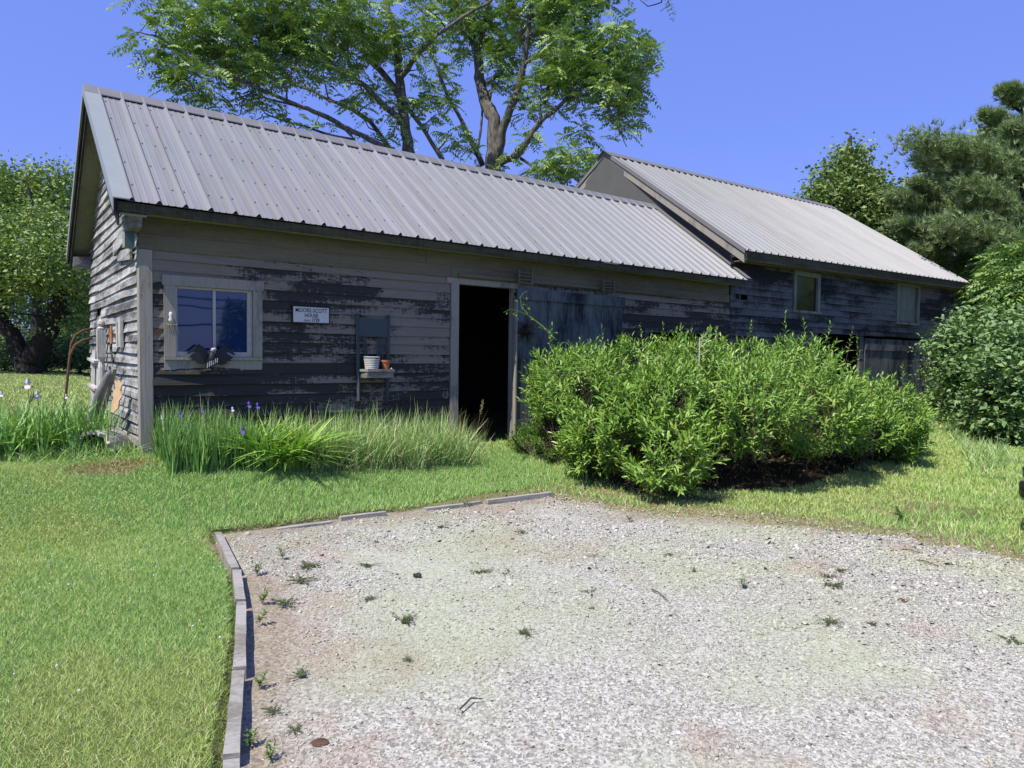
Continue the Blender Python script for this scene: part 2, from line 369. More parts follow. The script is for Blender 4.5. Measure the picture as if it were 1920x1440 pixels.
US = np.array([(5.1, 5.0), (5.2, 4.6), (6.0, 4.15), (7.0, 3.95), (8.3, 4.05), (9.1, 4.5), (9.6, 6.5), (6.3, 6.9), (5.6, 6.2)])
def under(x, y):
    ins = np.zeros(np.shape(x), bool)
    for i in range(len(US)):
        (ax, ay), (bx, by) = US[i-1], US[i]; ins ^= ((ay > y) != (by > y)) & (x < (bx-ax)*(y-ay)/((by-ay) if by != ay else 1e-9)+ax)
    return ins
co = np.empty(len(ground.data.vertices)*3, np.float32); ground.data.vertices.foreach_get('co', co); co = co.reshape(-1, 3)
ground.data.attributes.new('litter_shade', 'FLOAT', 'POINT').data.foreach_set('value', under(co[:, 0], co[:, 1]).astype(np.float32))
at_ = ground.data.attributes.new('dry', 'FLOAT', 'POINT'); at_.data.foreach_set('value', dryness(co[:, 0], co[:, 1]).astype(np.float32))
def gravelmat():
    m, n, b = mat('crushed_gravel'); v = coords(n)
    vo = N(n, 'ShaderNodeTexVoronoi'); vo.inputs['Scale'].default_value = 85; n.links.new(v, vo.inputs['Vector'])
    bw = N(n, 'ShaderNodeRGBToBW'); n.links.new(vo.outputs['Color'], bw.inputs[0])
    c = ramp(n, bw.outputs[0], [(.2, (.21, .20, .17)), (.5, (.37, .355, .305)), (.8, (.52, .505, .45))])
    pt = noise(n, v, 1.1, 5, .65)
    c = mixc(n, ramp(n, pt, [(.52, g(0)), (.64, g(.7))]), c, mixc(n, bw.outputs[0], (.20, .145, .10), (.40, .31, .23)))
    gp = noise(n, coords(n, (1, 1, 1), (0, 0, 1)), .8, 3, .5)
    c = mixc(n, ramp(n, gp, [(.45, g(0)), (.6, g(.5))]), c, (.34, .37, .24))
    ed = N(n, 'ShaderNodeAttribute'); ed.attribute_name = 'edge'
    c = mixc(n, ed.outputs['Fac'], c, mixc(n, bw.outputs[0], (.14, .11, .08), (.38, .33, .25)))
    n.links.new(c, b.inputs['Base Color']); b.inputs['Roughness'].default_value = .95; b.inputs['Specular IOR Level'].default_value = .1
    bump(n, b, vo.outputs['Distance'], -.9, .02); return m
gxs = np.arange(-3.2, 8, .045); gys = np.arange(-6, 5.6, .045)
def zgrav(x, y): return .112+.006*np.sin(x*9+3*np.sin(y*4))*np.sin(y*8)+.01*np.sin(x*1.7)*np.sin(y*1.3)
rag = lambda x, y: .07*np.sin(x*7+3*np.sin(y*5))+.05*np.sin(y*13+x*9)
gravel = grid_mesh('gravel_drive', gxs, gys, zgrav, gravelmat(), lambda x, y: sdist(x, y)+np.where((x > 4.4) | (y > 5.6), rag(x, y), .04) > 0.0)
tag(gravel, kind='structure')
co = np.empty(len(gravel.data.vertices)*3, np.float32); gravel.data.vertices.foreach_get('co', co); co = co.reshape(-1, 3)
def edgy(x, y):
    s = sdist(x, y); w = np.where(y > 4.0, .75, .45)
    return np.clip(smooth(1-s/w)*(.4+1.1*noise_np(x*1.7, y*1.7)), 0, 1)
gravel.data.attributes.new('edge', 'FLOAT', 'POINT').data.foreach_set('value', edgy(co[:, 0], co[:, 1]).astype(np.float32))
def in_view(P, mar=60):
    v = P-CAM; z = v@FW; x = 960+F*(v@RT)/np.maximum(z, .01); y = 720-F*(v@UP)/np.maximum(z, .01)
    return (z > .3) & (x > -mar-200) & (x < 1920+mar+200) & (y < 1440+mar+150)
# stones
def stonemat(name, cols):
    m, n, b = mat(name); gi = N(n, 'ShaderNodeNewGeometry'); k = len(cols)
    c = ramp(n, gi.outputs['Random Per Island'], [((i+.5)/k, cols[i]) for i in range(k)]); v = coords(n)
    c = mixc(n, ramp(n, noise(n, coords(n, (1, 1, 1), (0, 0, 1)), .8, 4, .55), [(.42, g(0)), (.6, g(.75))]), c, (.40, .42, .28), 'MIX')
    c = mixc(n, ramp(n, noise(n, v, 1.1, 5, .65), [(.54, g(0)), (.68, g(.45))]), c, (.34, .25, .18))
    n.links.new(c, b.inputs['Base Color']); b.inputs['Roughness'].default_value = .9; b.inputs['Specular IOR Level'].default_value = .15; return m
def stones():
    n = 520000; x = rng.uniform(.2, 6.6, n); y = rng.uniform(.2, 5.4, n)
    s = sdist(x, y)+np.where(x > 4.4, rag(x, y), 0)
    patch = noise_np(x*.9, y*.9)
    k = (s > .03) & (rng.random(n) < (1-.93*edgy(x, y))*(.12+.95*patch))
    k |= (s > -.45) & (s <= .1) & (x > 3.9) & (rng.random(n) < .22*np.exp(-np.abs(s)*6))
    x, y = x[k], y[k]; P = np.stack([x, y, np.maximum(zgrav(x, y), gz(x, y)-.002)], -1); P = P[in_view(P)]
    n = len(P); dist = np.linalg.norm(P-CAM, axis=1)
    sc = rng.lognormal(-5.85, .5, n)*np.clip(dist/3.6, .85, 1.7)
    tv = np.array([(1, 0, 0), (0, 1, 0), (-1, 0, 0), (0, -1, 0), (.15, .1, .62), (-.1, 0, -.6), (.62, .62, .25), (-.6, .5, .3)], float)
    tf = np.array([(0, 6, 4), (6, 1, 4), (1, 7, 4), (7, 2, 4), (2, 3, 4), (3, 0, 4), (0, 3, 5), (3, 2, 5)])
    s3 = sc[:, None]*rng.uniform(.6, 1.25, (n, 3)); d = rdir(n); d[:, 2] *= .25
    up = np.stack([rng.normal(0, .35, n), rng.normal(0, .35, n), np.ones(n)], -1)
    P[:, 2] += sc*.25
    V, Fc = scatter(tv, tf, P, d, up, s3)
    m = stonemat('stone_grey', [(0.274, 0.262, 0.234), (0.388, 0.37, 0.328), (0.502, 0.484, 0.427), (0.388, 0.336, 0.263), (0.445, 0.427, 0.369), (0.148, 0.142, 0.129), (0.616, 0.593, 0.538), (0.41, 0.405, 0.316)])
    tag(np_mesh('gravel_stones', V, Fc, m), 'crushed grey gravel stones spread over the driveway', 'gravel', kind='stuff')
stones()
# ---------------------------------------------------------------- grass
def blades(P, h, w, m, name, label, lean=.35, tpl=BLADE, cat='grass'):
    n = len(P); d = np.stack([rng.normal(0, lean, n), rng.normal(0, lean, n), np.ones(n)], -1)
    up = rdir(n); up[:, 2] *= .2
    sc = np.stack([w*rng.uniform(.7, 1.3, n), h, h], -1)
    V, Fc = scatter(tpl[0], tpl[1], P, d, up, sc)
    o = np_mesh(name, V, Fc, m)
    if label: tag(o, label, cat, kind='stuff')
    return o
def area(n, x0, x1, y0, y1):
    x = rng.uniform(x0, x1, n); y = rng.uniform(y0, y1, n); return x, y
def pts(x, y): return np.stack([x, y, gz(x, y)-.004], -1)
# near lawn left of the kerb
x, y = area(430000, -1.2, 1.5, 2.2, 7.6)
k = (x < np.interp(y, KY, KX, right=9)-.02) | (y > 5.55)
k &= in_view(np.stack([x, y, gz(x, y)], -1)); x, y = x[k], y[k]
dn = noise_np(x*1.5+3, y*1.5); dr = dryness(x, y)
kk = rng.random(len(x)) > .75*(dr > .45); x, y, dn, dr = x[kk], y[kk], dn[kk], dr[kk]
grn = (rng.random(len(x)) < smooth((dn-.42)*6)*.75+.6*smooth((x-.45)*1.8)*smooth((y-2.6)*.6)) & (dr < .5)
for sel, m, nm, lb in ((grn, m_lawng, 'lawn_grass', 'darker green mown grass beside the timber kerb'), (~grn, m_lawn, 'lawn_grass', 'yellow green mown lawn left of the gravel')):
    P = pts(x[sel], y[sel]); dd = np.linalg.norm(P-CAM, axis=1)
    blades(P, rng.uniform(.016, .045, len(P))*(1-.5*dr[sel]), .0027*np.clip(dd/4, .8, 1.6), m, nm, lb, .75)
# bank strip between back kerb and beds
def grass_patch(n, x0, x1, y0, y1, cond, h, w, m, label, lean=.5, dmul=4., name='grass', tpl=BLADE):
    x, y = area(n, x0, x1, y0, y1); k = cond(x, y); x, y = x[k], y[k]; P = pts(x, y)
    k = in_view(P); P = P[k]; dd = np.linalg.norm(P-CAM, axis=1)
    return blades(P, rng.uniform(h[0], h[1], len(P)), w*np.clip(dd/dmul, .8, 4), m, name, label, lean, tpl)
R = lambda x: rng.random(len(x))
grass_patch(110000, 1.0, 5.0, 5.5, 7.35, lambda x, y: (R(x) > dryness(x, y)*1.1), (.03, .075), .0035, m_lawng, 'mown green grass on the bank between back kerb and flower bed', .5)
grass_patch(9000, .1, 1.7, 6.4, 7.6, lambda x, y: R(x) < dryness(x, y)*1.2, (.02, .07), .004, m_dry, 'straw coloured dead grass in front of the corner board', 1.1)
grass_patch(36000, 1.0, 6.2, 5.2, 7.4, lambda x, y: (R(x) < .15+dryness(x, y)) & (sdist(x, y) < 0), (.02, .05), .0035, m_dry, 'dry straw coloured grass along the bank', .9)
side = lambda x, y: (sdist(x, y) < -.02) & (x > 4.3) & (~under(x, y) | (R(x) < .03))
grass_patch(260000, 4.4, 13, .2, 7.3, lambda x, y: side(x, y) & (R(x) > dryness(x, y)*1.15) & (noise_np(x*2, y*2) > .30), (.022, .06), .0035, m_lawn, 'rough grass verge between gravel drive and shrubs', .55)
grass_patch(60000, 4.4, 13, .2, 7.3, lambda x, y: side(x, y) & (noise_np(x*1.3+5, y*1.3) > .52), (.04, .11), .004, m_lawng, 'lush green grass patches on the verge', .45)
grass_patch(26000, 4.2, 9, .0, 6, lambda x, y: (sdist(x, y) < .25+.15*np.sin(x*4+y*7)) & (sdist(x, y) > -.5) & (x > 4.2), (.02, .06), .004, m_lawng, 'thin green grass straggling into the gravel', .8)
grass_patch(90000, 4.2, 9, .0, 6, lambda x, y: (sdist(x, y) < .12) & (x > 4.2) & (R(x) < dryness(x, y)), (.015, .05), .0038, m_dry, 'dry brown grass along the gravel edge', .95)
grass_patch(40000, 13, 22, 0, 8, lambda x, y: noise_np(x, y) > .2, (.05, .12), .004, m_lawng, 'grass path leading away past the far shed', .45)
grass_patch(3500, .6, 6.6, .8, 5.4, lambda x, y: (noise_np(x*2, y*2) > .5) & (sdist(x, y) > .04) & ((x < 1.9) | (y > 4.4) | (sdist(x, y) < .5)), (.015, .05), .004, m_lawng, 'sparse grass sprouting through the gravel edge', .7)
# mown field behind on the left
grass_patch(150000, -10, 3.2, 12.5, 46, lambda x, y: R(x) < (18/y)**1.2, (.04, .09), .004, m_lawn, 'sunlit mown field behind the shed', .7, 4.5, 'field_grass')
grass_patch(40000, -2.5, 1.1, 7.5, 13, lambda x, y: x < 1.1, (.04, .12), .004, m_lawn, 'grass beside the gable wall', .5)

# ---------------------------------------------------------------- shed geometry constants
X0, YF, YB, X1, X2 = 1.20, 7.46, 11.42, 10.42, 19.92
RZ, RY, EZ, EY, EYB, XR = 4.50, 9.38, 2.86, 7.17, 11.62, .935
SL = (RZ-EZ)/(RY-EY)
def hp(a): return rng.uniform(-1, 1)*a
def siding(mb, fmap, z0, z1, expo, spans, amp=.004, out=.020, seg=.22, joints=True, flare=None):
    """lapped boards; spans(z)->list of (u0,u1); fmap(u,out,z)->xyz"""
    z = z0
    while z < z1-.01:
        e = min(expo*(rng.uniform(.95, 1.05) if expo > .112 and expo < .12 else 1), z1-z)
        for (a, b) in spans(z+e/2):
            u = a
            while u < b-.02:
                L = rng.uniform(1.6, 3.4) if joints else 99
                v = min(u+L, b)
                if b-v < .5: v = b
                ns = max(1, int((v-u)/seg)); off = hp(amp); ph = rng.uniform(0, 6.28); bow = rng.uniform(0, 1)**3*amp*2.5
                loops = []
                for i in range(ns+1):
                    t = i/ns; uu = u+.002+(v-u-.004)*t
                    zb = z+off+amp*.8*math.sin(t*4+ph)+hp(amp*.35)
                    o = out+bow*math.sin(t*3.14)+abs(hp(amp*.4))+(flare(uu, z) if flare else 0)
                    loops.append([fmap(uu, .0, zb), fmap(uu, o, zb), fmap(uu, o-.002, zb+.006), fmap(uu, .006, zb+e+.022), fmap(uu, .0, zb+e+.022)])
                n0 = len(mb.v)
                for lp in loops: mb.v += [tuple(map(float, p)) for p in lp]
                for i in range(ns):
                    for k in range(4):
                        q = n0+i*5+k; mb.f.append((q, q+5, q+6, q+1)); mb.m.append(0)
                mb.f += [tuple(n0+k for k in range(5)), tuple(n0+ns*5+k for k in reversed(range(5)))]; mb.m += [0, 0]
                u = v
        z += e
front = lambda Y: (lambda u, o, z: (u, Y-o, z))
def cut(spans, holes, z):
    for (h0, h1, z0, z1) in holes:
        if z0 < z < z1:
            ns = []
            for a, b in spans:
                if h1 <= a or h0 >= b: ns.append((a, b)); continue
                if h0 > a: ns.append((a, h0))
                if h1 < b: ns.append((h1, b))
            spans = ns
    return spans
def ribbed_roof(name, pa, pb, n_rib, m, parent, ribh=.034):
    """pa=(eave_left, ridge_left), pb=(eave_right, ridge_right)"""
    mb = MB(); el, rl = map(Vector, pa); er, rr = map(Vector, pb)
    up = (er-el).cross(rl-el).normalized()
    if up.z < 0: up = -up
    prof = []
    for i in range(n_rib):
        b = i/n_rib; s = 1/n_rib
        prof += [(b+s*.0, 0), (b+s*.04, 0), (b+s*.145, 1), (b+s*.20, 1), (b+s*.305, 0), (b+s*.47, 0), (b+s*.49, .16), (b+s*.53, .16), (b+s*.55, 0), (b+s*.74, 0), (b+s*.76, .16), (b+s*.80, .16), (b+s*.82, 0)]
    prof.append((1, 0)); K = 5; base = len(mb.v)
    for j in range(K+1):
        t = j/K
        for (u, hh) in prof:
            p = lerp(lerp(el, er, u), lerp(rl, rr, u), t)+up*(hh*ribh); mb.v.append(tuple(p))
    W_ = len(prof)
    for j in range(K):
        for i in range(W_-1):
            q = base+j*W_+i; mb.f.append((q, q+1, q+W_+1, q+W_)); mb.m.append(0)
    # underside, a sheet a few mm below
    d = -up*.004
    mb.add([el+d, er+d, rr+d, rl+d], [(0, 1, 2, 3)])
    return mb, up
def screws(mb, pa, pb, n_rib, rows, up, mi=1):
    el, rl = map(Vector, pa); er, rr = map(Vector, pb)
    for t in rows:
        for i in range(n_rib):
            for du in (.36, .9) if i % 2 else (.36,):
                p = lerp(lerp(el, er, (i+du)/n_rib), lerp(rl, rr, (i+du)/n_rib), t+hp(.003))+up*.003
                r = .0065; x = Vector((1, 0, 0))*r; y = (rl-el).normalized()*r; z = up*.005
                mb.hexa([p-x-y, p+x-y, p+x+y, p-x+y, p-x-y+z, p+x-y+z, p+x+y+z, p-x+y+z], mi)

# ================================================================ near shed
shed = empty('shed', 'long low weathered grey clapboard shed with ribbed metal roof, nearest building', 'shed', (0, 0, 0))
WIN = (1.385, 2.325, 1.42, 2.19); DOOR = (4.66, 5.66, 0, 2.46)
BAY = (8.35, 10.0, 0, 1.9)
mb = MB()
def spans1(z): return cut([(1.28, X1+.02)], [(WIN[0]+.01, WIN[1]-.01, WIN[2]-.0, WIN[3]-.03), DOOR, BAY], z)
def flare(u, z):
    f = 0
    if 1.2 < z < 1.32: f += .035*max(0, math.cos((u-1.75)*3)) if u < 2.3 else 0
    if 1.08 < z < 1.2: f += .03*max(0, 1-(u-1.3)/.9) if u < 2.2 else 0
    if .95 < z < 1.07: f += .03*max(0, 1-abs(u-1.95)/.4)
    if .82 < z < .94: f += .035*max(0, 1-abs(u-1.95)/.5)
    return f
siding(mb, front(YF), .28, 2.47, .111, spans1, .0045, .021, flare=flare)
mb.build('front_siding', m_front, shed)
# gable siding
def gtop(y): return (EZ+(y-EY)*SL if y < RY else EZ+(EYB-y)*SL*(RY-EY)/(EYB-RY))-.16
mb = MB()
def spansg(z):
    if z < gtop(YF+.05): a, b = YF+.0, YB
    else:
        a = EY+(z+.16-EZ)/SL; b = EYB-(z+.16-EZ)/(SL*(RY-EY)/(EYB-RY))
        if b-a < .15: return []
    s = [(max(a, YF+.09), b)]
    return cut(s, [(10.3, 10.75, 1.97, 2.08)], z)
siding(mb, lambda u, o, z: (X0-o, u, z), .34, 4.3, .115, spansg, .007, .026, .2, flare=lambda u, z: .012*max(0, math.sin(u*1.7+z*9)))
gsid = mb.build('gable_siding', m_gable, shed)
# back and end walls, floor, loft ceiling
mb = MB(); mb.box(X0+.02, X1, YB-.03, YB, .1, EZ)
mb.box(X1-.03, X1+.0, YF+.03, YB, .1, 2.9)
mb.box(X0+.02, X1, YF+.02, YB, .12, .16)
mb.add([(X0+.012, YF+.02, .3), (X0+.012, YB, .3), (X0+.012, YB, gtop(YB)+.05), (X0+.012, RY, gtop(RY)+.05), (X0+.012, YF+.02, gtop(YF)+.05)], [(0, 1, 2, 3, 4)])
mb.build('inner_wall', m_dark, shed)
# corner board, faces front and gable
mb = MB()
mb.box(X0-.028, X0+.085, YF-.032, YF-.002, .42, 2.47); mb.box(X0-.028, X0-.001, YF-.002, YF+.1, .42, 2.47)
mb.build('corner_board', m_trim, shed)
# frieze, soffit, fascia
mb = MB()
mb.box(X0-.03, X1-.03, YF-.028, YF+.01, 2.475, 2.62); mb.box(X0-.03, 4.3, YF-.02, YF+.01, 2.622, 2.78); mb.box(4.304, X1-.03, YF-.024, YF+.01, 2.622, 2.78)
mb.box(4.66, X1-.03, YF-.04, YF-.029, 2.48, 2.6)
mb.build('frieze', m_frieze, shed)
mb = MB(); mb.add([(XR+.05, EY+.03, EZ-.075), (X1, EY+.03, EZ-.075), (X1, YF, 2.785), (XR+.05, YF, 2.785)], [(0, 3, 2, 1)])
mb.add([(XR+.05, EY+.03, EZ-.06), (X1, EY+.03, EZ-.06), (X1, YF, 2.80), (XR+.05, YF, 2.80)], [(0, 1, 2, 3)])
mb.build('soffit', m_soffit, shed)
mb = MB(); mb.box(XR+.03, 10.5, EY+.012, EY+.034, EZ-.095, EZ-.012); mb.build('fascia', m_fascia, shed)
# roof
NR = 42
pa = ((XR+.1, EY-.015, EZ), (XR+.1, RY, RZ)); pb = ((10.56, EY-.015, EZ), (10.56, RY, RZ))
mb, upv = ribbed_roof('roof', pa, pb, NR, m_roof, shed); screws(mb, pa, pb, NR, (.12, .3, .5, .7, .88), upv)
# rear slope
ra, rb = ((XR+.1, EYB+.015, EZ), (XR+.1, RY, RZ)), ((10.56, EYB+.015, EZ), (10.56, RY, RZ))
mb2, _ = ribbed_roof('x', ra, rb, NR, m_roof, shed)
mb.add(mb2.v, mb2.f)
roof = mb.build('roof', [m_roof, m_screw], shed)
def roof_pt(x, y, dz=0): return (x, y, EZ+(y-EY)*SL+dz) if y <= RY else (x, y, EZ+(EYB-y)*SL*(RY-EY)/(EYB-RY)+dz)
# ridge cap
mb = MB(); o = .17; zc = RZ+.035
mb.add([(XR-.01, RY-o, zc-o*SL), (10.58, RY-o, zc-o*SL), (10.58, RY, zc+.005), (XR-.01, RY, zc+.005), (XR-.01, RY+o, zc-o*SL), (10.58, RY+o, zc-o*SL)], [(0, 1, 2, 3), (3, 2, 5, 4)])
mb.add([(XR-.01, RY-o, zc-o*SL-.012), (10.58, RY-o, zc-o*SL-.012), (10.58, RY, zc-.01), (XR-.01, RY, zc-.01), (XR-.01, RY+o, zc-o*SL-.012), (10.58, RY+o, zc-o*SL-.012)], [(0, 3, 2, 1), (3, 4, 5, 2)])
mb.add([(XR-.01, RY-o, zc-o*SL), (10.58, RY-o, zc-o*SL), (10.58, RY-o, zc-o*SL-.012), (XR-.01, RY-o, zc-o*SL-.012)], [(0, 3, 2, 1)])
mb.build('ridge_cap', m_ridge, roof)
# rake trim
mb = MB()
for ya, yb in ((EY-.02, RY), (EYB+.02, RY)):
    A = Vector(roof_pt(0, ya)); B = Vector(roof_pt(0, yb)); 
    for x0, x1, z0, z1 in ((XR-.012, XR+.125, .022, .032), (XR-.012, XR-.004, -.09, .022)):
        mb.hexa([(x0, A.y, A.z+z0), (x1, A.y, A.z+z0), (x1, B.y, B.z+z0), (x0, B.y, B.z+z0), (x0, A.y, A.z+z1), (x1, A.y, A.z+z1), (x1, B.y, B.z+z1), (x0, B.y, B.z+z1)])
mb.build('rake_trim', m_rake, roof)
# end flashing strip against the far shed
mb = MB(); mb.hexa([(10.50, EY-.02, EZ+.03), (10.62, EY-.02, EZ+.03), (10.62, RY, RZ+.03), (10.50, RY, RZ+.03), (10.50, EY-.02, EZ+.037), (10.62, EY-.02, EZ+.037), (10.62, RY, RZ+.037), (10.50, RY, RZ+.037)])
mb.build('flashing', m_ridge, roof)
# barge boards and rake soffit
mb = MB()
for ya, yb in ((EY+.02, RY), (EYB-.02, RY)):
    A = roof_pt(0, ya); B = roof_pt(0, yb)
    for x0, x1, z0, z1 in ((XR-.002, XR+.022, -.16, -.004), (XR+.024, XR+.045, -.24, -.02)):
        mb.hexa([(x0, A[1], A[2]+z0), (x1, A[1], A[2]+z0), (x1, B[1], B[2]+z0), (x0, B[1], B[2]+z0), (x0, A[1], A[2]+z1), (x1, A[1], A[2]+z1), (x1, B[1], B[2]+z1), (x0, B[1], B[2]+z1)])
mb.build('barge_board', m_fascdark, shed)
mb = MB()
for ya, yb in ((EY+.03, RY), (EYB-.03, RY)):
    A = roof_pt(0, ya); B = roof_pt(0, yb); x0, x1 = XR+.047, X0+.005
    mb.hexa([(x0, A[1], A[2]-.15), (x1, A[1], A[2]-.15), (x1, B[1], B[2]-.15), (x0, B[1], B[2]-.15), (x0, A[1], A[2]-.13), (x1, A[1], A[2]-.13), (x1, B[1], B[2]-.13), (x0, B[1], B[2]-.13)])
mb.build('rake_soffit', m_soffit, shed)
# stub beams under the eaves
mb = MB(); mb.hexa([(XR+.04, EYB-.36, 2.64), (X0, EYB-.34, 2.64), (X0, EYB-.02, 2.66), (XR+.06, EYB-.03, 2.68), (XR+.04, EYB-.36, 2.78), (X0, EYB-.36, 2.8), (X0, EYB-.02, 2.80), (XR+.06, EYB-.03, 2.79)])
mb.build('plate_end', m_beam, shed)
mb = MB(); mb.hexa([(XR+.13, EY+.09, 2.63), (X0-.03, EY+.07, 2.65), (X0-.03, EY+.27, 2.62), (XR+.1, EY+.27, 2.62), (XR+.11, EY+.05, 2.755), (X0-.03, EY+.05, 2.765), (X0-.03, EY+.28, 2.765), (XR+.1, EY+.28, 2.75)])
mb.build('plate_end', m_beam, shed)
# loose slanting board on the gable
mb = MB(); mb.bar((X0-.05, 7.62, 2.72), (X0-.06, 8.75, 2.60), .03, .13, (0, .12, 1)); mb.bar((X0-.055, 7.7, 2.45), (X0-.04, 8.6, 2.52), .022, .11, (0, 0, 1))
mb.build('loose_board', m_gable, shed)
# door frame
mb = MB(); mb.box(4.665, 4.78, YF-.035, YF+.06, .3, 2.40); mb.box(4.60, 5.72, YF-.03, YF+.03, 2.40, 2.472); mb.box(5.655, 5.70, YF-.012, YF+.08, .28, 2.4)
mb.box(4.66, 5.7, YF+.0, YF+.15, .22, .30)
mb.build('door_frame', m_trim, shed)
# window
m_sash = plain('old_sash_paint', (.40, .38, .33), .7, var=.3, sc=30)
wf = empty('window', None, None); wf.parent = shed
x0, x1, z0, z1 = WIN
mb = MB(); c = .105
mb.box(x0-.015, x1+.015, YF-.04, YF+.05, z1-.045, z1+.055); mb.box(x0, x0+c, YF-.036, YF+.05, z0+.03, z1-.046); mb.box(x1-c*.9, x1, YF-.036, YF+.05, z0+.03, z1-.046)
mb.build('casing', m_trim, wf)
mb = MB(); mb.box(x0-.0, x1+.0, YF-.05, YF+.05, z0-.002, z0+.028); mb.box(x0, x1, YF-.03, YF+.0, z0-.10, z0-.004); mb.build('sill', m_trim, wf)
mb = MB(); a0, a1, b0, b1 = x0+c+.002, x1-c*.9-.002, z0+.03, z1-.047
mb.box(a0, a1, YF-.005, YF+.03, b1-.022, b1); mb.box(a0, a1, YF-.008, YF+.03, b0, b0+.05); mb.box(a0, a0+.018, YF-.005, YF+.03, b0+.05, b1-.022); mb.box(a1-.05, a1, YF-.005, YF+.03, b0+.05, b1-.022)
mc = a0+(a1-a0)*.49; mb.box(mc-.014, mc+.014, YF-.01, YF+.03, b0+.05, b1-.022)
mb.build('sash', m_sash, wf)
mb = MB(); mb.box(a0+.018, mc-.014, YF+.010, YF+.014, b0+.05, b1-.022); mb.build('pane', m_glass, wf)
mb = MB(); mb.box(mc+.014, a1-.05, YF+.010, YF+.014, b0+.05, b1-.022); mb.build('pane', m_glass, wf)
# sliding door
sd = empty('sliding_door', None, None); sd.parent = shed; sd['label'] = 'sliding plank barn door pushed open to the right'
Yd = YF-.10
mb = MB(); x = 5.655; ws = [.27, .26, .29, .30, .27, .32, .30]; 
for w in ws:
    mb.box(x+.003, x+w-.003, Yd+hp(.003), Yd+.026, .30+hp(.015), 2.27); x += w
mb.build('plank_panel', m_door, sd)
for z_ in ((2.255, 2.40), (.5, .64)): mb = MB(); mb.box(5.645, 7.69, Yd-.026, Yd-.003, *z_); mb.build('crossrail', m_door, sd)
mb = MB(); mb.box(5.63, 5.652, Yd-.02, Yd+.04, .3, 2.25); mb.build('edge_strip', m_trim, sd)
mb = MB(); mb.box(5.74, 5.765, Yd-.035, Yd-.022, 1.28, 1.46); mb.tube([(5.752, Yd-.03, 1.29), (5.752, Yd-.07, 1.31), (5.752, Yd-.07, 1.43), (5.752, Yd-.03, 1.45)], .008, 6); mb.build('door_handle', m_iron, sd)
mb = MB(); mb.box(4.75, 8.9, YF-.075, YF-.045, 2.492, 2.53); mb.build('door_track', m_frieze, shed)
for hx in (5.77, 7.33):
    mb = MB()
    for dx in (-.11, .11): mb.box(hx+dx-.012, hx+dx+.012, YF-.14, YF-.1, 2.45, 2.64)
    for dz in (2.47, 2.515, 2.56, 2.605): mb.box(hx-.1, hx+.1, YF-.132, YF-.108, dz, dz+.014)
    mb.build('track_guard', m_iron if hx < 0 else m_frieze, shed)
# bay opening trim
mb = MB(); mb.box(10.0, 10.1, YF-.03, YF+.02, .3, 1.9); mb.box(8.25, 8.35, YF-.03, YF+.02, .3, 1.9); mb.box(8.25, 10.1, YF-.03, YF+.02, 1.9, 1.97); mb.build('bay_frame', m_barnw, shed)

# ================================================================ far shed
barn = empty('barn', 'taller weathered shed joined to the right end, with its own ribbed metal roof', 'barn')
bEZ0, bEZ1, bRZ0, bRZ1, bEY, bRY = 3.37, 3.52, 5.92, 6.06, 7.20, 10.95
bX0, bX1 = 10.50, 20.22; bYB = 14.3
holes2 = [(12.42, 13.42, 2.42, 3.22), (16.74, 17.95, 2.36, 3.34), (11.15, 13.0, 0, 1.80), (13.4, 15.22, 0, 2.0), (15.22, 18.08, 0, 2.02), (18.16, 19.0, .95, 2.02), (10.6, 10.95, 2.56, 2.68)]
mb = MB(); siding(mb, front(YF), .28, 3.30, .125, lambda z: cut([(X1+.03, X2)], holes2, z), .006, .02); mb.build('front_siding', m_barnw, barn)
def bt(x, z0, z1): t = (x-bX0)/(bX1-bX0); return z0+(z1-z0)*t
mb = MB()
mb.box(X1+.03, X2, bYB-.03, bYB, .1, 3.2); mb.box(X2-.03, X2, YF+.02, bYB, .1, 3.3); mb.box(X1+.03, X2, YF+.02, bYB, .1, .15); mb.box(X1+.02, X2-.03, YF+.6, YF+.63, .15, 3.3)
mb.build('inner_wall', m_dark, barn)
# gables
for gx, mm in ((bX0+.24, m_tar), (X2, m_barnw)):
    e = bt(gx, bEZ0, bEZ1)-.06; r = bt(gx, bRZ0, bRZ1)-.1
    mb = MB(); mb.prism([(gx, YF, .2), (gx, bYB, .2), (gx, bYB, e), (gx, bRY, r), (gx, YF, e+.1)], (.03, 0, 0)); mb.build('gable_wall', mm, barn)
NB = 42
pa = ((bX0, bEY-.02, bEZ0), (bX0+.28, bRY, bRZ0)); pb = ((bX1, bEY-.02, bEZ1), (bX1, bRY, bRZ1))
mb, upb = ribbed_roof('roof', pa, pb, NB, m_roof, barn, .036)
ra = ((bX0, bYB+.25, bEZ0), (bX0+.28, bRY, bRZ0)); rb = ((bX1, bYB+.25, bEZ1), (bX1, bRY, bRZ1))
mb2, _ = ribbed_roof('x', ra, rb, NB, m_roof, barn); mb.add(mb2.v, mb2.f)
broof = mb.build('roof', m_roof, barn)
mb = MB(); o = .2; bs = (bRZ0-bEZ0)/(bRY-bEY)
def rc(x, z): return [(x, bRY-o, z-o*bs), (x, bRY, z), (x, bRY+o, z-o*bs)]
A = rc(bX0+.2, bRZ0+.05); B = rc(bX1+.02, bRZ1+.05); mb.add(A+B, [(0, 3, 4, 1), (1, 4, 5, 2)])
A2 = [(p[0], p[1], p[2]-.014) for p in A]; B2 = [(p[0], p[1], p[2]-.014) for p in B]; mb.add(A2+B2, [(0, 1, 4, 3), (1, 2, 5, 4)]); mb.add([A[0], B[0], B2[0], A2[0]], [(0, 3, 2, 1)])
mb.build('ridge_cap', m_ridge, broof)
mb = MB()
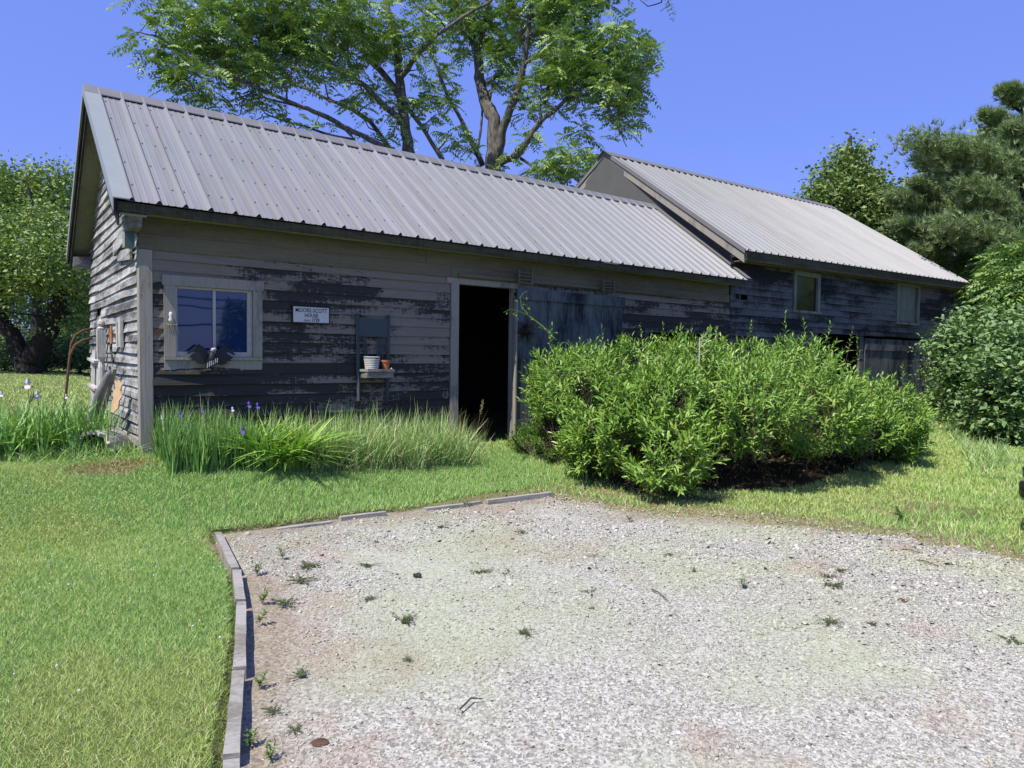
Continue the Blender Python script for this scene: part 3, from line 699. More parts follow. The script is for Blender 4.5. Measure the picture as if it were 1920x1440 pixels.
for (ye, yr) in ((bEY, bRY), (bYB+.25, bRY)):
    e = Vector((bX0, ye, bEZ0)); r = Vector((bX0+.28, yr, bRZ0))
    for x0, x1, z0, z1 in ((-.02, .17, .024, .032), (-.02, -.01, -.05, .024)):
        mb.hexa([e+Vector((x0, 0, z0)), e+Vector((x1, 0, z0)), r+Vector((x1, 0, z0)), r+Vector((x0, 0, z0)), e+Vector((x0, 0, z1)), e+Vector((x1, 0, z1)), r+Vector((x1, 0, z1)), r+Vector((x0, 0, z1))])
mb.build('rake_trim', m_ridge, broof)
mb = MB()
for (ye, yr) in ((bEY+.03, bRY), (bYB+.22, bRY)):
    e = Vector((bX0+.005, ye, bEZ0)); r = Vector((bX0+.285, yr, bRZ0))
    mb.hexa([e+Vector((0, 0, -.2)), e+Vector((.03, 0, -.2)), r+Vector((.03, 0, -.2)), r+Vector((0, 0, -.2)), e+Vector((0, 0, -.052)), e+Vector((.03, 0, -.052)), r+Vector((.03, 0, -.052)), r+Vector((0, 0, -.052))])
mb.build('barge_board', m_trim, barn)
mb = MB()
for (ye, yr) in ((bEY+.03, bRY), (bYB+.22, bRY)):
    e = Vector((bX0+.04, ye, bEZ0)); r = Vector((bX0+.32, yr, bRZ0))
    mb.hexa([e+Vector((0, 0, -.17)), e+Vector((.3, 0, -.17)), r+Vector((.05, 0, -.17)), r+Vector((0, 0, -.17)), e+Vector((0, 0, -.15)), e+Vector((.3, 0, -.15)), r+Vector((.05, 0, -.15)), r+Vector((0, 0, -.15))])
mb.build('rake_soffit', m_fascdark, barn)
mb = MB(); mb.hexa([(bX0+.03, bEY+.0, bEZ0-.17), (bX1-.02, bEY+.0, bEZ1-.17), (bX1-.02, bEY+.03, bEZ1-.17), (bX0+.03, bEY+.03, bEZ0-.17), (bX0+.03, bEY+.0, bEZ0-.006), (bX1-.02, bEY+.0, bEZ1-.006), (bX1-.02, bEY+.03, bEZ1-.006), (bX0+.03, bEY+.03, bEZ0-.006)])
mb.build('fascia', m_fascia, barn)
mb = MB(); mb.hexa([(bX0+.03, bEY+.031, 3.22), (bX1-.3, bEY+.031, 3.36), (bX1-.3, YF, 3.32), (bX0+.03, YF, 3.20), (bX0+.03, bEY+.031, 3.235), (bX1-.3, bEY+.031, 3.375), (bX1-.3, YF, 3.335), (bX0+.03, YF, 3.215)])
mb.build('soffit', m_frieze, barn)
m_btrim = wood('barn_trim', (.24, .25, .20), (.07, .075, .06), .6, .12, 'z', 1.5, streak=.3)
def barn_window(x0, x1, z0, z1, nv, nh, glass, name='window'):
    w = empty(name, None, None); w.parent = barn; c = .09
    mb = MB(); mb.box(x0, x0+c, YF-.035, YF+.04, z0, z1); mb.box(x1-c, x1, YF-.035, YF+.04, z0, z1); mb.box(x0+c, x1-c, YF-.035, YF+.04, z1-c, z1); mb.box(x0-.03, x1+.03, YF-.05, YF+.04, z0-.05, z0-.001); mb.build('frame', m_btrim, w)
    mb = MB()
    for i in range(1, nv): xx = lerp(x0+c, x1-c, i/nv); mb.box(xx-.012, xx+.012, YF-.015, YF+.01, z0, z1-c)
    for i in range(1, nh): zz = lerp(z0, z1-c, i/nh); mb.box(x0+c, x1-c, YF-.012, YF+.012, zz-.012, zz+.012)
    if mb.v: mb.build('muntin', m_trim, w)
    mb = MB(); mb.box(x0+c, x1-c, YF+.013, YF+.017, z0, z1-c); mb.build('pane', glass, w)
def dustyglass(name, c1, c2, r):
    m, n, b = mat(name); f = noise(n, coords(n, (4, 4, 2)), 2, 5, .7)
    n.links.new(ramp(n, f, [(.42, c1), (.6, c2)]), b.inputs['Base Color']); b.inputs['Roughness'].default_value = r; b.inputs['IOR'].default_value = 1.7
    return m
m_g2 = dustyglass('dark_glass', (.008, .006, .006), (.035, .024, .018), .12); m_g3 = dustyglass('boarded_pane', (.03, .05, .025), (.10, .12, .07), .5)
barn_window(12.44, 13.40, 2.46, 3.22, 1, 1, m_g2); barn_window(16.76, 17.93, 2.40, 3.34, 1, 1, m_g3); barn_window(18.2, 18.96, .95, 2.0, 3, 3, m_g3)
bd = empty('barn_door', None, None); bd.parent = barn
mb = MB(); x = 15.26
while x < 18.0: mb.box(x, x+.19, YF-.06+hp(.004), YF-.03, .3, 1.98); x += .197
mb.build('plank_panel', m_door, bd)
mb = MB(); mb.box(15.25, 18.05, YF-.085, YF-.062, 1.72, 1.86); mb.build('crossrail', m_door, bd)
for a_, b_, z_ in ((15.05, 15.2, 2.05), (18.07, 18.17, 2.03), (11.05, 11.15, 1.9), (13.0, 13.1, 1.9)): mb = MB(); mb.box(a_, b_, YF-.05, YF+.02, .3, z_); mb.build('door_post', m_barnw, barn)
mb = MB(); mb.box(15.05, 18.17, YF-.06, YF-.022, 2.052, 2.13); mb.build('lintel', m_barnw, barn)
mb = MB(); mb.box(X2-.09, X2+.02, YF-.03, YF-.0, .3, 3.3); mb.build('corner_board', m_barnw, barn)
# ================================================================ things on and by the walls
# house sign
sg = empty('name_sign', 'small white name board with black lettering on the front wall beside the window', 'sign', (2.85, YF-.05, 1.92))
mb = MB(); mb.box(-.215, .215, 0, .018, -.095, .095); mb.build('frame', m_black, sg)
mb = MB(); mb.box(-.2, .2, -.004, -.0005, -.083, .083); mb.build('board', m_white, sg)
def text(s_, x, z, size, parent, wid=1., bold=.0012):
    cu = bpy.data.curves.new('lettering', 'FONT'); cu.body = s_; cu.size = size; cu.align_x = 'CENTER'; cu.extrude = .0008; cu.offset = bold; cu.resolution_u = 3
    t = bpy.data.objects.new('lettering_source', cu); S.collection.objects.link(t); bpy.context.view_layer.update()
    me = bpy.data.meshes.new_from_object(t.evaluated_get(bpy.context.evaluated_depsgraph_get())); bpy.data.objects.remove(t)
    me.transform(Matrix.Translation((x, -.0055, z)) @ Matrix.Rotation(rad(90), 4, 'X') @ Matrix.Diagonal((wid, 1, 1, 1)))
    me.materials.clear(); me.materials.append(m_black); o = bpy.data.objects.new('lettering', me); link(o, parent); return o
text('MOORE-SCOTT', 0, .026, .064, sg, .80, .0003); text('HOUSE', 0, -.026, .056, sg, .86, .0004); text('CIRCA', -.05, -.073, .028, sg, .9, 0.); text('1728', .045, -.074, .052, sg, .86, .0004)

# chair frame hung on the wall
ch = empty('wall_chair', 'old blue green spindle chair hung on the wall, its seat used as a shelf', 'chair', (3.59, YF-.03, 1.3))
mb = MB(); mb.bar((-.195, -.02, .66), (-.185, -.03, -.34), .032, .032); mb.build('back_post', m_teal, ch)
mb = MB(); mb.bar((.195, -.02, .66), (.175, -.03, -.36), .032, .032); mb.build('back_post', m_teal, ch)
mb = MB()
for i in range(8):
    a, b = -.178+.356*i/8, -.178+.356*(i+1)/8; ya, yb = -.03+.012*math.sin(i/8*3.14), -.03+.012*math.sin((i+1)/8*3.14)
    mb.hexa([(a, ya, .40), (b, yb, .40), (b, yb+.014, .40), (a, ya+.014, .40), (a, ya, .61), (b, yb, .61), (b, yb+.014, .61), (a, ya+.014, .61)])
mb.build('top_rail', m_teal, ch)
for xa, xb in ((-.13, -.085), (-.10, -.06), (.075, .045), (.10, .075), (.13, .11)):
    mb = MB(); mb.tube([(xa, -.025, .41), (lerp(xa, xb, .5), -.025, .22), (xb, -.025, .03)], [.007, .010, .007], 7); mb.build('spindle', m_teal, ch)
mb = MB(); mb.hexa([(-.17, -.24, .0), (.17, -.24, .0), (.19, -.01, .0), (-.19, -.01, .0), (-.17, -.24, .025), (.17, -.24, .025), (.19, -.01, .025), (-.19, -.01, .025)]); mb.build('seat', m_beam, ch)
mb = MB(); mb.box(-.165, .165, -.215, -.2, -.07, -.002); mb.box(-.165, -.15, -.199, -.04, -.07, -.002); mb.box(.15, .165, -.199, -.04, -.07, -.002); mb.build('apron', m_beam, ch)
# basket and pot on the seat
bk = empty('woven_basket', 'white woven basket standing on the hung chair seat', 'basket', (3.53, YF-.14, 1.326)); bk.scale = (.84, .84, .84)
mb = MB(); n = 26
mb.tube([(0, 0, .004), (0, 0, .15)], [.070, .088], 20); mb.build('inner_wall', m_dark, bk)
mb = MB()
for r_ in range(6):
    for k in range(n):
        a = 2*math.pi*(k+.5*(r_ % 2))/n; z = .016+.024*r_; q = .078+z*.13+.006
        c_ = Vector((math.cos(a)*q, math.sin(a)*q, z)); t_ = Vector((-math.sin(a), math.cos(a), 0))
        mb.bar(c_-t_*.011, c_+t_*.011, .008, .017)
mb.build('weave', m_white, bk)
mb = MB(); mb.tube([(math.cos(a)*.102, math.sin(a)*.102, .165) for a in np.linspace(0, 6.2832, 25)], .008, 6, cap=False); mb.build('rim', m_white, bk)
pt_ = empty('flower_pot', 'little terracotta flower pot on the hung chair seat beside the basket', 'pot', (3.70, YF-.15, 1.326))
mb = MB(); mb.tube([(0, 0, 0), (0, 0, .08)], [.034, .046], 18); mb.tube([(0, 0, .0805), (0, 0, .105)], [.053, .055], 18); mb.build('pot_body', m_terra, pt_)
mb = MB(); mb.tube([(0, 0, .104), (0, 0, .1065)], [.046, .046], 14); mb.build('soil', m_dark, pt_)
for i, (dx, c_) in enumerate(((-.15, 'pale pebble at the left front corner of the hung chair seat'), (.16, 'pale pebble at the right front corner of the hung chair seat'))):
    V, Fc = scatter(np.array([(1, 0, 0), (0, 1, 0), (-1, 0, 0), (0, -1, 0), (.1, 0, .6), (0, 0, -.3)], float), np.array([(0, 1, 4), (1, 2, 4), (2, 3, 4), (3, 0, 4), (1, 0, 5), (2, 1, 5), (3, 2, 5), (0, 3, 5)]),
                    np.array([[3.59+dx, YF-.23+.03*i, 1.333]]), np.array([[1., 0, 0]]), np.array([[0, 0, 1.]]), np.array([.018]))
    tag(np_mesh('pebble', V, Fc, m_white, None, True), c_, 'pebble')

# carved eagle below the window
eg = empty('eagle_plaque', 'dark carved wooden eagle with spread wings and striped shield below the window', 'carving', (1.80, YF-.085, 1.445)); eg.scale = (.88, .9, .88)
def plate(poly, y0, th, m, name, parent, smooth_=False):
    mb = MB(); mb.prism([(x, y0, z) for x, z in poly], (0, th, 0)); return mb.build(name, m, parent)
wingL = [(-.02, .03), (-.08, .12), (-.13, .15), (-.25, .05), (-.245, .035), (-.15, .085), (-.155, .06), (-.225, .012), (-.21, -.005), (-.19, 0), (-.205, -.03), (-.16, -.03), (-.15, -.06), (-.1, -.075), (-.03, -.06)]
plate(wingL, -.01, .022, m_iron, 'wing', eg)
plate([(-x*.98+.02, z-.01) for x, z in reversed(wingL)], -.008, .022, m_iron, 'wing', eg)
mb = MB(); mb.tube([(0, -.02, .07), (.005, -.03, .03), (.0, -.035, -.02), (-.01, -.02, -.07), (-.02, -.01, -.11)], [.018, .035, .04, .03, .012], 10); mb.build('body', m_iron, eg, True)
mb = MB(); mb.tube([(.0, -.03, .07), (.012, -.035, .092), (.035, -.035, .098), (.055, -.035, .086)], [.018, .022, .016, .004], 8); mb.build('head', m_white, eg, True)
plate([(-.055, -.02), (.0, -.005), (.05, -.035), (.02, -.09), (-.02, -.125), (-.075, -.13), (-.07, -.08)], -.062, .012, m_black, 'shield', eg)
mb = MB()
for i in range(6):
    a = Vector((-.062+.021*i, -.0655, -.118+.012*i)); b = a+Vector((.012, 0, .07-.006*abs(i-2)))
    mb.bar(a+Vector((.006, 0, 0)), b, .008, .003, (0, 1, 0))
mb.build('shield_stripes', m_white, eg)
# figurine and bracket on the casing
fg = empty('bracket_ornament', 'small pale figurine on a wire bracket fixed to the left window casing', 'ornament', (1.44, YF-.05, 1.72))
mb = MB(); mb.tube([(0, -.01, .06), (0, -.012, .09), (0, -.012, .115), (0, -.01, .14), (0, -.01, .165)], [.018, .022, .012, .02, .01], 9); mb.build('figure', m_white, fg, True)
mb = MB()
for dx in (-.035, -.012, .012, .035): mb.tube([(dx, .01, .05), (dx+.01, -.06, .04), (dx+.045, .0, -.06)], .003, 5)
mb.build('bracket', m_trim, fg)
dk = tag(MB().tube([(1.335, YF-.037, 1.69), (1.335, YF-.029, 1.69)], [.028, .028], 14).build('round_badge', m_rust), 'small round rusty badge on the clapboards left of the window', 'badge')
# birdhouse under the eave
bh = empty('birdhouse', 'weathered green and white birdhouse under the eave at the front corner', 'birdhouse', (1.13, YF+.02, 2.60))
mb = MB(); mb.box(-.075, .0, -.06, .09, -.12, .09); mb.build('box', m_trim, bh)
mb = MB(); mb.box(-.078, .004, -.075, -.062, -.125, .1); mb.build('front_panel', plain('green_tin', (.05, .11, .10), .5), bh)
mb = MB(); mb.hexa([(-.1, -.1, .095), (.015, -.1, .095), (.015, .12, .1), (-.1, .12, .1), (-.1, -.1, .108), (.015, -.1, .108), (.015, .12, .115), (-.1, .12, .115)]); mb.build('lid', m_trim, bh)

# --- tools and relics on the gable wall
gx = X0-.035
m_pgrey = wood('bleached_wood', (.55, .53, .49), (.2, .19, .18), .6, .15, 'z', 3, streak=.3)
t = empty('newel_post', 'bleached turned post with ball finial fixed upright on the gable wall', 'post', (gx-.05, 9.7, .9))
mb = MB(); mb.box(-.045, .045, -.045, .045, .52, .85); mb.tube([(0, 0, .851), (0, 0, .87), (0, 0, .885), (0, 0, .92), (0, 0, .95), (0, 0, .98)], [.045, .05, .028, .045, .04, .012], 12); mb.build('post_head', m_pgrey, t)
mb = MB(); mb.tube([(0, 0, .519), (0, 0, .46), (0, 0, .40), (0, 0, .1), (0, 0, -.45)], [.045, .03, .04, .032, .03], 10); mb.build('shaft', m_pgrey, t)
t = empty('ladder_back', 'bleached broken rack of slats and rails leaning on the gable wall behind the round post', 'rack', (gx-.06, 10.3, .5))
for dy in (-.28, .28): mb = MB(); mb.bar((.0, dy, -.05), (.03, dy*.9, 1.0), .03, .05); mb.build('rail', m_pgrey, t)
for z in (.25, .52, .86): mb = MB(); mb.bar((-.02, -.42, z), (-.01, .40, z+.03), .06, .03); mb.build('slat', m_pgrey, t)
t = empty('weathered_plaque', 'narrow rough board hanging on the gable wall with small hooks below', 'board', (gx-.02, 8.38, 1.68))
mb = MB(); mb.bar((0, 0, -.15), (0, .02, .16), .12, .03, (1, 0, 0)); mb.bar((-.02, .10, -.13), (-.02, .11, .12), .05, .02, (1, 0, 0)); mb.build('board', m_pgrey, t)
mb = MB()
for dy in (-.05, .0, .06): mb.tube([(-.02, dy, -.14), (-.04, dy, -.2), (-.055, dy+.01, -.22), (-.06, dy, -.19)], .006, 5)
mb.build('hook', m_iron, t)
t = empty('hand_sickle', 'old hand tool with worn orange wooden handle hanging on the gable wall', 'tool', (gx-.03, 9.0, 1.64))
mb = MB(); mb.tube([(0, 0, .14), (0, .01, .05), (0, 0, -.06)], [.012, .018, .015], 8); mb.build('handle', plain('worn_orange_handle', (.5, .2, .07), .7), t)
mb = MB(); mb.tube([(0, 0, -.06), (0, .03, -.13), (0, -.02, -.22), (0, -.12, -.27), (0, -.16, -.22)], [.008, .012, .012, .010, .003], 6); mb.tube([(0, 0, .14), (-.01, .1, .16), (0, .16, .06), (0, .13, -.1), (-.01, .05, -.18)], .005, 5); mb.build('blade', m_iron, t)
t = empty('iron_hanger', 'rusted iron shackle hanging low on the gable wall left of the log', 'ironwork', (gx-.03, 9.15, 1.12))
mb = MB(); mb.tube([(0, math.cos(a)*.05, math.sin(a)*.13) for a in np.linspace(.4, 5.9, 14)], .011, 6); mb.tube([(0, 0, .13), (0, 0, .2)], .01, 6); mb.build('ring', m_iron, t)
log = empty('leaning_log', 'grey split log leaning against the gable wall by the corner', 'log', (.93, 8.3, .45))
mb = MB(); mb.tube([(-.14, .15, -.05), (-.07, .03, .3), (.0, -.12, .62), (.06, -.20, .80), (.075, -.22, .85)], [.045, .05, .048, .035, .012], 9); mb.build('log_body', bark('grey_log', (.12, .12, .12), (.22, .215, .21), 9), log, True)
t = empty('grey_rail', 'thin notched grey rail leaning on the gable wall behind the log', 'rail', (.98, 8.65, .45))
mb = MB(); mb.bar((-.1, .1, -.1), (.1, -.28, .86), .045, .03); mb.bar((-.035, .0, .3), (-.03, -.02, .34), .07, .05); mb.build('rail_body', m_beam, t)
t = empty('wooden_cutout', 'tan wavy wooden cut-out hanging from wires on the gable wall near the corner', 'ornament', (gx-.10, 8.02, 1.02))
poly = [(.10, .19), (.0, .215), (-.06, .17), (-.03, .10), (-.075, .03), (-.02, -.03), (-.01, -.12), (.09, -.2), (.16, -.155), (.14, -.08), (.10, -.02), (.13, .05), (.07, .11)]
t.rotation_euler = (.12, 0, .38); t.scale = (.85, .85, .85)
mb = MB(); mb.prism([(0, y_, z_) for y_, z_ in poly], (.015, 0, 0)); mb.build('cutout', plain('tan_wood', (.62, .43, .24), .8, var=.25, sc=12), t)
mb = MB()
for k in range(5): mb.tube([(0, .02+hp(.05), .19), (.03, -.01+hp(.06), .27+hp(.03)), (.08, .03+hp(.05), .33)], .0025, 4)
mb.build('wire', m_iron, t)
for i, (yy, lb, dx) in enumerate(((11.0, 'taller bent rusty iron pipe leaning at the far end of the gable wall', -.03), (10.55, 'lower, nearer bent rusty iron pipe leaning at the gable wall', -.06))):
    t = empty('bent_pipe', lb, 'pipe', (gx, yy, .4), 'bent pipes leaning on the gable wall')
    px_ = [(-.36, -.0, -.05), (-.32, 0, .5), (-.27, 0, 1.0), (-.25, 0, 1.18), (-.20, 0, 1.30), (-.11, 0, 1.37), (.0, 0, 1.40)]
    mb = MB(); mb.tube([(a-(.05 if i else 0), b, c-(.14*i)) for a, b, c in px_], .016, 9); mb.build('pipe_body', m_rust, t, True)

# half buried pipe, stones
c0 = on_z(192, 862, .44)
hpz = empty('half_pipe', 'broken half round of lichened concrete pipe lying open side down by the corner', 'concrete pipe', (c0[0], c0[1], float(gz(c0[0], c0[1]))+.08))
mb = MB(); n = 14; ax = Vector((.42, .55, 0)).normalized(); sd_ = Vector((ax.y, -ax.x, 0))
vs = []
for j, L in enumerate((-.16, .16)):
    for i in range(n+1):
        a = math.pi*i/n
        for r_ in (.20, .165): vs.append(ax*(L+.02*math.sin(i*2.1))+sd_*(math.cos(a)*r_)+Vector((0, 0, math.sin(a)*r_*.95-.03)))
fs = []
for i in range(n):
    a = 2*i; b = a+2; o_ = 2*(n+1)
    fs += [(a, b, b+o_, a+o_), (a+1, a+1+o_, b+1+o_, b+1), (a, a+1, b+1, b), (a+o_, b+o_, b+1+o_, a+1+o_)]
fs += [(0, o_, o_+1, 1), (2*n, 2*n+1, o_+2*n+1, o_+2*n)]
mb.add(vs, fs); mb.build('pipe_wall', m_concrete, hpz)
def rock(px, py, z, r, label, m=None):
    import bmesh
    bm = bmesh.new(); bmesh.ops.create_icosphere(bm, subdivisions=3, radius=1)
    ph = rng.uniform(0, 6, 6)
    for v in bm.verts:
        p = v.co; k = 1+.18*math.sin(p.x*3+ph[0])*math.sin(p.y*2.6+ph[1])+.12*math.sin(p.z*5+ph[2]+p.x*4)+.05*math.sin(p.y*11+ph[3])
        v.co = Vector((p.x*r[0]*k, p.y*r[1]*k, p.z*r[2]*k))
    me = bpy.data.meshes.new('fieldstone'); bm.to_mesh(me); bm.free(); me.materials.append(m or m_rock)
    o = bpy.data.objects.new('fieldstone', me); c = on_z(px, py, z); o.location = c; link(o); tag(o, label, 'stone')
rock(124, 852, .47, (.09, .08, .07), 'grey fieldstone in the grass left of the concrete half pipe'); rock(95, 872, .42, (.07, .06, .05), 'small low stone at the front of the iris bed, left of the other fieldstone')
rock(783, 1080, .12, (.022, .03, .02), 'dark fist sized stone on the gravel near the drive middle', m_iron)
rock(1692, 1128, .12, (.022, .03, .014), 'flat brownish stone on the gravel at the right', m_rust)
rock(600, 1392, .115, (.028, .03, .006), 'flat rust brown patch of bark lying on the gravel at lower left', m_rust)
# ---------------------------------------------------------------- kerbs
KL = [on_z(*p, .15) for p in ((415, 1000), (449, 1068), (452, 1072), (460, 1128), (462, 1133), (461, 1255), (459, 1262), (449, 1420), (449, 1430))]+[np.array([.42, 1.5, .15])]
klab = ['pale timber kerb board at the back corner of the gravel, first of the left edge', 'short pale kerb block overgrown with grass, second from the back corner', 'long pale kerb board along the lawn, third from the back corner', 'pale kerb board along the lawn at the lower left, fourth from the back corner', 'pale kerb board end running out of the bottom of the picture']
for i in range(0, 10, 2):
    a, b = KL[i], KL[i+1]; mb = MB(); d = (b-a)/np.linalg.norm(b-a); pr = np.array([-d[1], d[0], 0]); K = 6; w = .045
    if pr[0] > 0: pr = -pr
    rows = []
    for k in range(K+1):
        p = lerp(a, b, k/K); j = hp(.002); z1 = .165+hp(.002); rows.append([(*(p+pr*(.05+j))[:2], .06), (*(p-pr*(.0+j))[:2], .06), (*(p-pr*j)[:2], z1), (*(p+pr*(.05+j))[:2], z1+.004)])
    vs = [v for r_ in rows for v in r_]; fs = []
    for k in range(K):
        for q in range(4): a_, b_ = 4*k+q, 4*k+(q+1) % 4; fs.append((a_, b_, b_+4, a_+4))
    fs += [(0, 3, 2, 1), (4*K, 4*K+1, 4*K+2, 4*K+3)]
    mb.add(vs, fs); tag(mb.build('kerb_board', m_kerb), klab[i//2], 'kerb', 'kerb boards around the gravel')
KB = [((520, 986), (625, 972)), ((640, 968), (725, 957)), ((800, 951), (905, 938)), ((915, 940), (1037, 925))]
blab = ['sunken timber kerb at the left end of the back edge, nearly buried', 'timber kerb piece below the flower bed, second along the back edge', 'timber kerb piece below the doorway, third along the back edge', 'pale timber kerb end nearest the big shrub on the back edge']
for (pa_, pb_), lb, hh in zip(KB, blab, (.125, .14, .138, .16)):
    a, b = on_z(*pa_, .15), on_z(*pb_, .15); mb = MB(); K = 5; vs = []; fs = []
    for k in range(K+1):
        p = lerp(a, b, k/K); z1 = hh+hp(.003); vs += [(p[0], p[1]-.0, .06), (p[0], p[1]+.05, .06), (p[0], p[1]+.05, z1), (p[0], p[1]+hp(.003), z1)]
    for k in range(K):
        for q in range(4): a_, b_ = 4*k+q, 4*k+(q+1) % 4; fs.append((a_, b_, b_+4, a_+4))
    fs += [(0, 3, 2, 1), (4*K, 4*K+1, 4*K+2, 4*K+3)]
    mb.add(vs, fs); tag(mb.build('kerb_board', m_kerb), lb, 'kerb', 'kerb boards around the gravel')

# ---------------------------------------------------------------- weeds in the gravel
def tuft_parts(kind):
    """flat knotweed mats or upright leafy weeds"""
    o = empty('weed', None, None)
    if kind == 'flat':
        n = int(rng.integers(16, 34)); a = rng.normal(rng.uniform(0, 6.28), rng.uniform(.8, 2.5), n); L = rng.uniform(.02, .11, n); Ps = []; Ds = []
        mb = MB()
        for i in range(n):
            d = Vector((math.cos(a[i]), math.sin(a[i])*1.0, .12+.2*random.random())); mb.tube([(0, 0, 0), d*L[i]*.5, Vector((d.x*L[i], d.y*L[i], .012))], [.0014, .0012, .0006], 4)
            for t in np.linspace(.25, 1, 9): Ps.append(np.array(d*L[i]*t)); Ds.append(np.array(d)+rng.normal(0, .8, 3)*(1, 1, .4))
        mb.build('stem', m_twig, o); Ps = np.array(Ps); Ps[:, 2] = np.abs(Ps[:, 2])*.7+.004
        V, Fc = scatter(OVAL[0], OVAL[1], Ps, np.array(Ds), np.tile([0, 0, 1.], (len(Ps), 1)), rng.uniform(.010, .020, len(Ps)))
    else:
        n = 5; Ps = []; Ds = []; mb = MB()
        for i in range(n):
            a = rng.uniform(0, 6.28); d = Vector((math.cos(a)*.35, math.sin(a)*.35, 1)); L = rng.uniform(.05, .12); mb.tube([(0, 0, 0), d*L], [.002, .001], 4)
            for t in np.linspace(.2, 1, 8): Ps.append(np.array(d*L*t)); Ds.append(np.array([*rng.normal(0, 1, 2), .5]))
        mb.build('stem', m_twig, o)
        V, Fc = scatter(LANCE[0], LANCE[1], np.array(Ps), np.array(Ds), np.tile([0, 0, 1.], (len(Ps), 1)), rng.uniform(.03, .055, len(Ps)))
    np_mesh('leaves', V, Fc, m_weed if kind == 'flat' else m_vine, o); return o
m_weed = leafmat('weed_leaves', [(.06, .11, .035), (.10, .13, .05), (.14, .12, .06), (.07, .14, .03)], .15)
WD = [(755, 1160, 1.35, 'f', 'largest flat dark weed mat, in the left middle of the gravel'), (985, 1185, .95, 'f', 'brownish spiky weed mat near the centre of the gravel'), (562, 1086, 1.3, 'f', 'olive green weed mat near the back left of the gravel'),
      (578, 1060, 1.1, 'f', 'yellowish weed mat just behind the olive one at the back left'), (563, 1265, 1.1, 'f', 'brown dead looking weed mat by the left kerb'), (900, 1070, 1., 'f', 'dark weed mat in a pair right of the small dark stone, left one'), (962, 1075, .95, 'f', 'dark weed mat in a pair right of the small dark stone, right one'),
      (1110, 1110, .9, 'f', 'brownish weed mat at the middle right of the pair of dark mats'), (1555, 1165, 1.0, 'f', 'dark green weed mat alone at the lower right of the gravel'), (1556, 1079, .75, 'f', 'small dark weed at the left end of three close weeds on the right'), (1562, 1096, .9, 'f', 'lowest of three close dark weeds on the right of the gravel'),
      (1577, 1066, .85, 'f', 'highest of three close dark weeds on the right of the gravel'), (1395, 1100, .75, 'u', 'upright leafy weed standing alone on open gravel'), (765, 1232, .55, 'f', 'tiny brown weed below the largest flat mat'), (692, 1058, .9, 'f', 'grey green weed between the olive mat and the dark stone'), (690, 1121, .7, 'f', 'small dark weed above left of the largest mat'),
      (553, 1365, .9, 'f', 'green weed mat at the bottom left of the gravel'), (535, 1128, 1.1, 'f', 'withered reddish weed mat near the kerb bend'), (985, 1000, .9, 'f', 'long dark weed at the back middle of the gravel'), (1110, 1041, .6, 'f', 'small bright weed right of the back middle'),
      (1252, 1038, .5, 'f', 'tiny weed on the pale gravel at the back right'), (1301, 1070, .45, 'u', 'tiny upright weed on the pale gravel right of centre'), (873, 945, .9, 'u', 'bright green weed clump growing at the back kerb below the doorway'), (1900, 1200, .9, 'f', 'brown weed mat at the right edge of the picture'),
      (1635, 1167, .5, 'f', 'tiny weed right of the lone dark green mat'), (825, 985, .7, 'f', 'low green weed near the back kerb below the doorway'), (1180, 975, .6, 'u', 'small leafy weed at the back edge by the big shrub'),
      (482, 1075, .9, 'u', 'leafy weed by the kerb bend, highest of the kerb weeds'), (492, 1128, 1., 'u', 'leafy weed by the kerb, second from the top'), (487, 1165, .9, 'u', 'leafy weed by the kerb, third from the top'), (487, 1285, 1., 'u', 'dark leafy weed by the lower half of the kerb'), (512, 1328, .8, 'f', 'flat weed in the gravel just right of the lower kerb'),
      (470, 1395, 1.1, 'u', 'bright leafy weed touching the bottom kerb board, left one of two'), (508, 1420, 1.1, 'u', 'bright leafy weed at the bottom edge, right one of two'), (1690, 975, 1., 'u', 'green weed clump in the dry grass right of the shrubs'), (530, 1045, .8, 'u', 'yellow green weed seedling at the back left corner of the gravel')]
pro = {'f': [tuft_parts('flat') for _ in range(7)], 'u': [tuft_parts('up') for _ in range(5)]}; used = {}
for i, (px, py, sc, k, lb) in enumerate(WD):
    j = rng.integers(0, len(pro[k])) if i > 40 else [q for q in range(len(pro[k]))][(i*3+1) % len(pro[k])]; key = (k, j)
    o = pro[k][j] if key not in used else copy_tree(pro[k][j]); used[key] = 1
    p = on_z(px, py, .125); zz = max(float(gz(p[0], p[1])), .117) if py > 950 else float(gz(p[0], p[1]))
    o.location = (p[0], p[1], zz); o.rotation_euler = (0, 0, rng.uniform(0, 6.28)); dd = np.linalg.norm(p-CAM)
    o.scale = (sc*dd/5.2*.95,)*2+(sc*dd/5.2*.8,)
    tag(o, lb, 'weed', 'weeds growing in the gravel')
for k in pro:
    for j, o in enumerate(pro[k]):
        if (k, j) not in used:
            for c_ in list(o.children): bpy.data.objects.remove(c_)
            bpy.data.objects.remove(o)
x, y = area(260, -.2, 1.3, 2.4, 7.0); k = (x < np.interp(y, KY, KX)-.05) & (noise_np(x*3, y*3) > .5); x, y = x[k][:60], y[k][:60]
V, Fc = scatter(np.array([(1, 0, 0), (0, 1, 0), (-1, 0, 0), (0, -1, 0), (0, 0, .9), (0, 0, -.6)], float), np.array([(0, 1, 4), (1, 2, 4), (2, 3, 4), (3, 0, 4), (1, 0, 5), (2, 1, 5), (3, 2, 5), (0, 3, 5)]), pts(x, y)+[0, 0, .045], rdir(len(x))*[1, 1, 0], np.tile([0, 0, 1.], (len(x), 1)), rng.uniform(.005, .009, len(x)))
tag(np_mesh('clover_flowers', V, Fc, m_white), 'tiny white clover heads dotted over the lawn', 'clover', kind='stuff')
